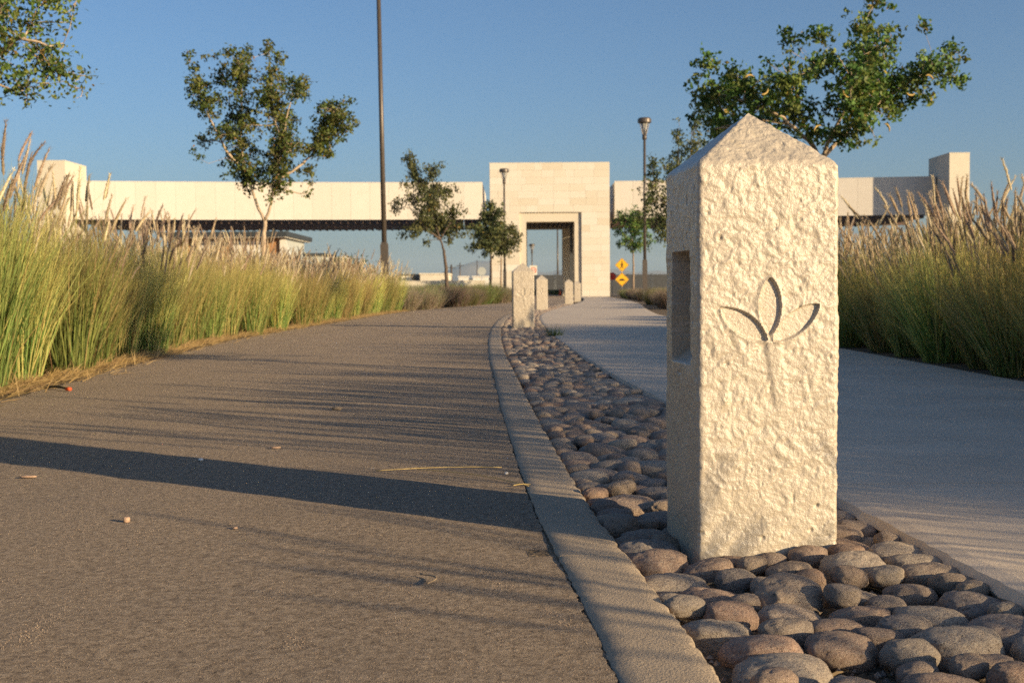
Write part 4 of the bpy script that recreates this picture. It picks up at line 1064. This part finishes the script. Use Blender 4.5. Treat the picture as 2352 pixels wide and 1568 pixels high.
for zc, kind in ((2.08, 'walk'), (1.16, 'bump')):
    link('sign_plate', poly_plate(diamond(0.45), -0.005, 0.0), M_YEL, sg, (0, 0, zc))
    ring = MB()
    for s0 in range(4):
        a = Vector((*diamond(0.41)[s0], 0)); b = Vector((*diamond(0.41)[(s0 + 1) % 4], 0)); d = (b - a).normalized(); nn_ = Vector((-d.y, d.x, 0)) * 0.009
        q = [a - nn_, b - nn_, b + nn_, a + nn_]
        ring.add([(p.x, -0.008, p.y) for p in q] + [(p.x, -0.006, p.y) for p in q], [[0, 1, 2, 3], [7, 6, 5, 4], [0, 4, 5, 1], [1, 5, 6, 2], [2, 6, 7, 3], [3, 7, 4, 0]])
    link('border', ring.mesh('border'), M_BLK, sg, (0, 0, zc))
    ic = MB()
    if kind == 'walk':
        th = np.linspace(0, 2 * np.pi, 12, endpoint=False)
        def limb(a, b, wv):
            a = Vector(a); b = Vector(b); d = (b - a).normalized(); n2 = Vector((-d.y, d.x)) * wv
            q = [a - n2, b - n2, b + n2, a + n2]
            ic.add([(p.x, -0.0085, p.y) for p in q] + [(p.x, -0.006, p.y) for p in q], [[0, 1, 2, 3], [7, 6, 5, 4], [0, 4, 5, 1], [1, 5, 6, 2], [2, 6, 7, 3], [3, 7, 4, 0]])
        limb((0, -.03), (0, .12), .045); limb((-.005, 0), (-.09, -.22), .026); limb((.005, 0), (.07, -.22), .026); limb((0, .10), (-.10, 0), .018); limb((0, .10), (.10, .01), .018)
        ic.add([(0.045 * math.cos(a), -0.0085, .19 + .045 * math.sin(a)) for a in th] + [(0.045 * math.cos(a), -0.006, .19 + .045 * math.sin(a)) for a in th],
               [[i, (i + 1) % 12, (i + 1) % 12 + 12, i + 12] for i in range(12)], [[0, i, i + 1] for i in range(1, 11)])
    else:
        a = np.linspace(0, math.pi, 12); prof = [(-.24, -.06)] + [(-.15 * math.cos(q), -.03 + .08 * math.sin(q)) for q in a] + [(.24, -.06)]
        n = len(prof)
        V = [(x, -0.0085, z) for x, z in prof] + [(x, -0.0085, -.085) for x, z in prof]
        ic.add(V, [[i, i + 1, n + i + 1, n + i] for i in range(n - 1)])
    link('symbol', ic.mesh('symbol'), M_BLK, sg, (0, 0, zc))
st = thing('stop_sign', 'small red octagonal sign half hidden behind the right edge of the gateway', 'road sign', (9.0, 112, 0))
link('post', MB().tube([(0, 0.03, 0), (0, 0.03, 1.9)], 0.03, 8).mesh('post', True), M_POLEG, st)
link('sign_plate', poly_plate([(0.38 * math.cos(a), 0.38 * math.sin(a)) for a in (np.arange(8) + .5) * math.pi / 4], -0.005, 0.0), M_SWHITE, st, (0, 0, 1.68))
link('sign_face', poly_plate([(0.35 * math.cos(a), 0.35 * math.sin(a)) for a in (np.arange(8) + .5) * math.pi / 4], -0.008, -0.0055), M_RED, st, (0, 0, 1.68))
sp_ = thing('speed_sign', 'white square speed limit sign with a red ring in the gateway opening', 'road sign', (1.78, 102, 0))
link('post', MB().tube([(0, 0.03, 0), (0, 0.03, 2.4)], 0.03, 8).mesh('post', True), M_POLEG, sp_)
link('sign_plate', poly_plate([(-.3, -.38), (.3, -.38), (.3, .38), (-.3, .38)], -0.005, 0), M_SWHITE, sp_, (0, 0, 2.12))
a = np.linspace(0, 2 * np.pi, 25)[:-1]
ring = MB().add([(r * math.cos(q), -0.009, r * math.sin(q)) for r in (.25, .19) for q in a], [[i, (i + 1) % 24, 24 + (i + 1) % 24, 24 + i] for i in range(24)])
link('red_ring', ring.mesh('red_ring'), M_RED, sp_, (0, 0, 2.12))
link('numeral', text_mesh('20', 0.26), M_RED, sp_, (0, -0.009, 2.12))
ob_ = thing('road_sign', 'back of an octagonal road sign seen beyond the low wall', 'road sign', (-2.08, 88, 0))
link('post', MB().tube([(0, -0.03, 0), (0, -0.03, 2.1)], 0.03, 8).mesh('post', True), M_POLEG, ob_)
link('sign_plate', poly_plate([(0.31 * math.cos(q), 0.31 * math.sin(q)) for q in (np.arange(8) + .5) * math.pi / 4], 0.0, 0.006), M_GREYB, ob_, (0, -0.08, 1.86))

# ------------------------------------------------------------------ background
lw = thing('low_wall', 'low cream garden wall left of the gateway', 'wall', (0, 80, 0))
link('wall', boxmesh('wall', -14, -1.7, 0, 0.25, -.1, 1.10), M_CREAM, lw)
link('coping', boxmesh('coping', -14.02, -1.68, -.03, 0.28, 1.102, 1.17), M_CREAM, lw)
fe = thing('fence', 'long dark grey panel fence beyond the gateway', 'fence', (0, 135, 0))
fp = boxmesh('fence_panel', -1.22, 1.22, -.03, .03, 0.05, 2.1); fp.materials.append(M_DARK)
fpo = boxmesh('fence_post', -.06, .06, -.06, .06, -.1, 2.2); fpo.materials.append(M_DARK)
for k in range(12):
    link('fence_panel', fp, None, fe, (0.8 + 2.6 * k, 0, 0)); link('fence_post', fpo, None, fe, (-0.5 + 2.6 * k, 0, 0))
hb = thing('hedge', 'low clipped green hedge at the far end of the gateway opening', 'hedge', (3.0, 122, 0))
rh = np.random.default_rng(2); n = 2600
pp = np.stack([rh.uniform(-3.5, 3.5, n), rh.uniform(-.4, .4, n), rh.uniform(0, 0.5, n)], -1); ax = rh.normal(0, .05, (n, 3)); sd2 = rh.normal(0, .05, (n, 3))
me = build('foliage', np.stack([pp - ax, pp + sd2, pp + ax, pp - sd2], 1).reshape(-1, 3), [np.arange(4 * n).reshape(-1, 4)], np.repeat(np.array([[.06, .11, .025]]) * rh.uniform(.6, 1.4, (n, 1)), 4, 0)); me.materials.append(M_SHRUB)
link('foliage', me, None, hb)
cn = thing('traffic_cone', 'tiny orange cone at the foot of the hedge inside the gateway opening', 'cone', (4.55, 118, 0))
link('cone', MB().tube([(0, 0, .03), (0, 0, .62)], [.16, .03], 12).mesh('cone', True), M_ORANGE, cn)
link('base_plate', boxmesh('base_plate', -.2, .2, -.2, .2, 0, .03), M_ORANGE, cn)

# modern pavilion house behind the left canopy
ho = thing('house', 'modern house with flat dark roof, white panels and orange stone, under the left canopy', 'house', (0, 0, 0))
link('roof', MB().box(-38.08, -24.16, 135.06, 152.32, 6.50, 7.01).mesh('roof'), M_ROOF, ho)
link('soffit', boxmesh('soffit', -37.84, -24.39, 135.30, 152.08, 6.39, 6.49), M_WHITE, ho)
link('wall', boxmesh('wall', -36.89, -24.99, 137.44, 151.13, -.1, 6.39), M_BRICK, ho)
link('side_wall', boxmesh('side_wall', -24.99, -24.92, 138.28, 150.89, -.1, 6.39), M_GREYB, ho)
link('white_panel', boxmesh('white_panel', -30.46, -27.25, 137.21, 137.44, -.1, 6.08), M_WHITE, ho)
link('white_panel', boxmesh('white_panel', -34.75, -32.01, 137.21, 137.44, -.1, 6.08), M_WHITE, ho)
V = [(-25.3, 137.1, -.1), (-22.8, 137.1, -.1), (-24.7, 137.1, 6.2), (-25.3, 137.1, 6.2)]; V += [(x, 137.4, z) for x, y, z in V]
link('wing_wall', build('wing_wall', V, [[[0, 1, 2, 3], [7, 6, 5, 4], [0, 4, 5, 1], [1, 5, 6, 2], [2, 6, 7, 3], [3, 7, 4, 0]]]), M_WHITE, ho)
link('annex', boxmesh('annex', -24.87, -22.61, 149.94, 157.08, -.1, 4.77), M_GREYB, ho)
link('annex_roof', boxmesh('annex_roof', -24.99, -22.25, 149.70, 157.32, 4.77, 5.07), M_ROOF, ho)
def bld(label, x0, x1, y0, y1, h, m, wins=(), roof=None):
    b = thing('building', label, 'building', (0, 0, 0))
    link('wall', boxmesh('wall', x0, x1, y0, y1, -.1, h), m, b)
    link('roof', boxmesh('roof', x0 - .15, x1 + .15, y0 - .15, y1 + .15, h + .002, h + .22), roof or m, b)
    for (wx, wz, ww, wh) in wins:
        f = link('window', boxmesh('window', wx - ww / 2, wx + ww / 2, y0 - .04, y0 - .005, wz - wh / 2, wz + wh / 2), M_DARK, b)
        link('pane', boxmesh('pane', wx - ww / 2 + .08, wx + ww / 2 - .08, y0 - .05, y0 - .042, wz - wh / 2 + .08, wz + wh / 2 - .08), M_GLASS, f)
bld('far grey-green flat-roofed block at the end of the left grass', -23, -17.6, 200, 212, 2.9, M_GREYB)
bld('far pale block with dark roof cap beside the grey-green block', -17.4, -14.6, 198, 210, 2.9, M_WHITE, [(-15.2, 1.8, 1.0, 2.0)], M_ROOF)
bld('far cream block with one dark window left of the drooping tree', -14.3, -10.0, 196, 208, 3.0, M_CREAM, [(-12.9, 1.6, 1.6, 0.7), (-10.7, 1.8, .5, .8)])
bld('far white low building with pale roof left of the gateway', -7.4, -4.6, 240, 250, 3.0, M_WHITE, [(-6.2, 1.3, 2.0, .9)])
bld('far dark low shed between the cream block and the white building', -11.6, -7.8, 260, 270, 2.1, M_GREYB)
bld('tiny far white house glimpsed right of the drooping tree trunk', -10.9, -8.9, 258, 259.8, 3.2, M_WHITE)
bld('long dark warehouse far beyond the fence', -14, 30, 330, 350, 3.2, M_GREYB, [], M_ROOF)
bld('white house behind the grass between the pavilion and the lamp post', -19.4, -18.0, 134, 140, 4.0, M_WHITE)
for (px, y, top, th, lb) in ((1038, 330, 607, .35, 'thick utility pole left of the gateway, behind the drooping tree'), (1058, 360, 603, .22, 'thin utility pole second left of the gateway'), (1097, 300, 597, .14, 'slender far pole right of the other two utility poles'),
                             (1282, 150, 520, .12, 'tall thin dark pole seen inside the gateway opening')):
    x = (px - 1176) * y / FPX; h = (665 - top) * y / FPX + .56
    u = thing('utility_pole', lb, 'pole', (x, y, 0))
    link('pole', MB().tube([(0, 0, -.1), (0, 0, h)], [th, th * .7], 8).mesh('pole', True), M_POLE, u)
    if px < 1090:
        link('crossarm', boxmesh('crossarm', -1.1, 1.1, -.06, .06, h - .9, h - .7), M_POLE, u)
# treetops showing over the grass
bx_ = thing('distant_bush', 'dark green bush showing over the left grass beside the lamp post', 'bush', (-12.6, 95, 0))
pp = rh.normal(0, 1, (1500, 3)) * np.array([1.0, .7, .45]) + np.array([0, 0, 2.2]); ax = rh.normal(0, .06, (1500, 3)); sd2 = rh.normal(0, .06, (1500, 3))
me = build('foliage', np.stack([pp - ax, pp + sd2, pp + ax, pp - sd2], 1).reshape(-1, 3), [np.arange(6000).reshape(-1, 4)], np.repeat(np.array([[.07, .10, .03]]) * rh.uniform(.6, 1.4, (1500, 1)), 4, 0)); me.materials.append(M_SHRUB)
link('foliage', me, None, bx_)
link('stem', MB().tube([(0, 0, -.05), (.1, 0, 2.2)], [.08, .05], 7).mesh('stem'), M_BARK, bx_)

# mountains
xs = np.linspace(-5200, 5200, 220); nr = 10
def ridge(x):
    p = np.stack([x / 900, x * 0, x * 0 + 2], -1)
    return 60 + 95 * np.exp(-((x + 110) / 210) ** 2) + 55 * np.exp(-((x - 330) / 200) ** 2) * 0.6 + 90 * np.exp(-((x - 1300) / 700) ** 2) * .4 + 70 * (fbm(p * 2.2, 3, 3) - .5) + 26 * (fbm(p * 14, 5, 3) - .5)
V = []
for j in range(nr):
    f = j / (nr - 1); hh = np.sin(f * math.pi / 2) ** 1.3
    z = ridge(xs) * hh * (1 + (0.35 * (fbm(np.stack([xs / 120, xs * 0 + j * .7, xs * 0], -1), 8, 2) - .5)) * (1 if 0 < j < nr - 1 else 0)) - 0.5 * (j == 0) * 2
    V.append(np.stack([xs, np.full_like(xs, 5000 + 130 * j), z], -1))
V.append(np.stack([xs, np.full_like(xs, 7400), np.full_like(xs, -2.0)], -1)); nr += 1
V = np.concatenate(V); m = len(xs); i = np.arange(nr - 1)[:, None] * m; j = np.arange(m - 1)[None, :]
Q = np.stack([i + j, i + j + 1, i + m + j + 1, i + m + j], -1).reshape(-1, 4)
tag(link('mountains', build('mountains', V, [Q], smooth=True), M_MOUNT), 'hazy blue mountain range on the horizon', 'mountains', kind='structure')

# air: an even pale haze round everything
hz = bpy.data.materials.new('haze'); hz.use_nodes = True
ht = hz.node_tree; ht.nodes.remove(ht.nodes['Principled BSDF'])
pv = ht.nodes.new('ShaderNodeVolumePrincipled'); pv.inputs['Color'].default_value = (0.66, 0.84, 1.0, 1); pv.inputs['Density'].default_value = HAZE; pv.inputs['Anisotropy'].default_value = 0.0
ht.links.new(pv.outputs[0], ht.nodes['Material Output'].inputs['Volume'])
tag(link('haze', boxmesh('haze', -9100, 9100, -450, 9100, -3.0, 215), hz), 'thin even evening haze over the plain', 'haze', kind='stuff')

# ------------------------------------------------------------------ small things lying about
def rod(name, label, cat, pts, r, m, n=6):
    o = link(name, MB().tube(pts, r, n).mesh(name, True), m); return tag(o, label, cat)
def bend(a, b, k, n=14, z=0.003, lift=0.004):
    a = np.array([*a, z]); b = np.array([*b, z]); t_ = np.linspace(0, 1, n)[:, None]; d = b - a; nn_ = np.array([-d[1], d[0], 0])
    return a + d * t_ + nn_ * k * np.sin(t_ * math.pi) + np.array([0, 0, lift]) * np.sin(t_ * math.pi)
rod('straw', 'long straight straw stalk lying across the bollard shadow', 'straw', bend((-0.425, 3.87), (-0.035, 3.93), 0.02), 0.0013, M_STRAW)
rod('straw', 'curved straw stalk ending near the kerb in the bollard shadow', 'straw', bend((-0.30, 3.90), (0.045, 3.55), 0.05), 0.0013, M_STRAW)
rod('straw', 'short straw stub lying across the end of the curved stalk near the kerb', 'straw', bend((0.0, 3.56), (0.05, 3.58), 0.0, lift=0.002), 0.0014, M_STRAW)
rod('twig', 'small curved twig lying on the sunlit foreground asphalt', 'twig', bend((-0.185, 2.45), (-0.165, 2.37), 0.3, lift=0.001), 0.0018, M_TWIG)
def pebble(label, x, y, s, m, seed, nm='pebble', cat='pebble'):
    q, Qd, Tr = stone_geo(seed, 12, 8)
    o = link(nm, build(nm, q * np.array(s), [Qd, Tr], smooth=True), m, None, (x, y, s[2] * 0.8)); tag(o, label, cat)
pebble('small tan pebble standing on the left foreground asphalt', -0.945, 3.04, (0.009, 0.009, 0.009), M_PEB, 71)
pebble('flat dry leaf scrap on the asphalt just beyond the bollard shadow', -0.85, 4.47, (0.02, 0.008, 0.004), M_PEB, 72, 'leaf_scrap', 'leaf')
pebble('pale pebble inside the bollard shadow', -1.04, 4.15, (0.009, 0.009, 0.005), M_SWHITE, 73)
pebble('dry leaf scrap on the far left asphalt before the bollard shadow', -1.48, 3.80, (0.028, 0.010, 0.004), M_PEB, 74, 'leaf_scrap', 'leaf')
pebble('pale crumpled leaf on the asphalt near the grass shadows', -0.83, 5.9, (0.025, 0.010, 0.010), M_TWIG, 75, 'leaf_scrap', 'leaf')
pebble('little reddish chip right of the tan pebble on the asphalt', -0.66, 2.95, (0.006, 0.005, 0.003), M_PEB, 76)
pebble('tiny white chip on the asphalt beside the straw stalks', -0.02, 3.80, (0.006, 0.005, 0.004), M_SWHITE, 77)
hs_ = thing('hose_end', 'black irrigation hose end with orange-red cap at the left road edge', 'hose', (0, 0, 0))
link('hose', MB().tube(bend((-2.74, 7.30), (-2.555, 7.17), 0.06, 12, 0.010, 0.008), 0.007, 8).mesh('hose', True), M_RUBBER, hs_)
link('cap', MB().tube([(-2.56, 7.172, 0.011), (-2.53, 7.152, 0.011)], 0.0105, 10).mesh('cap', True), M_ORANGE, hs_)
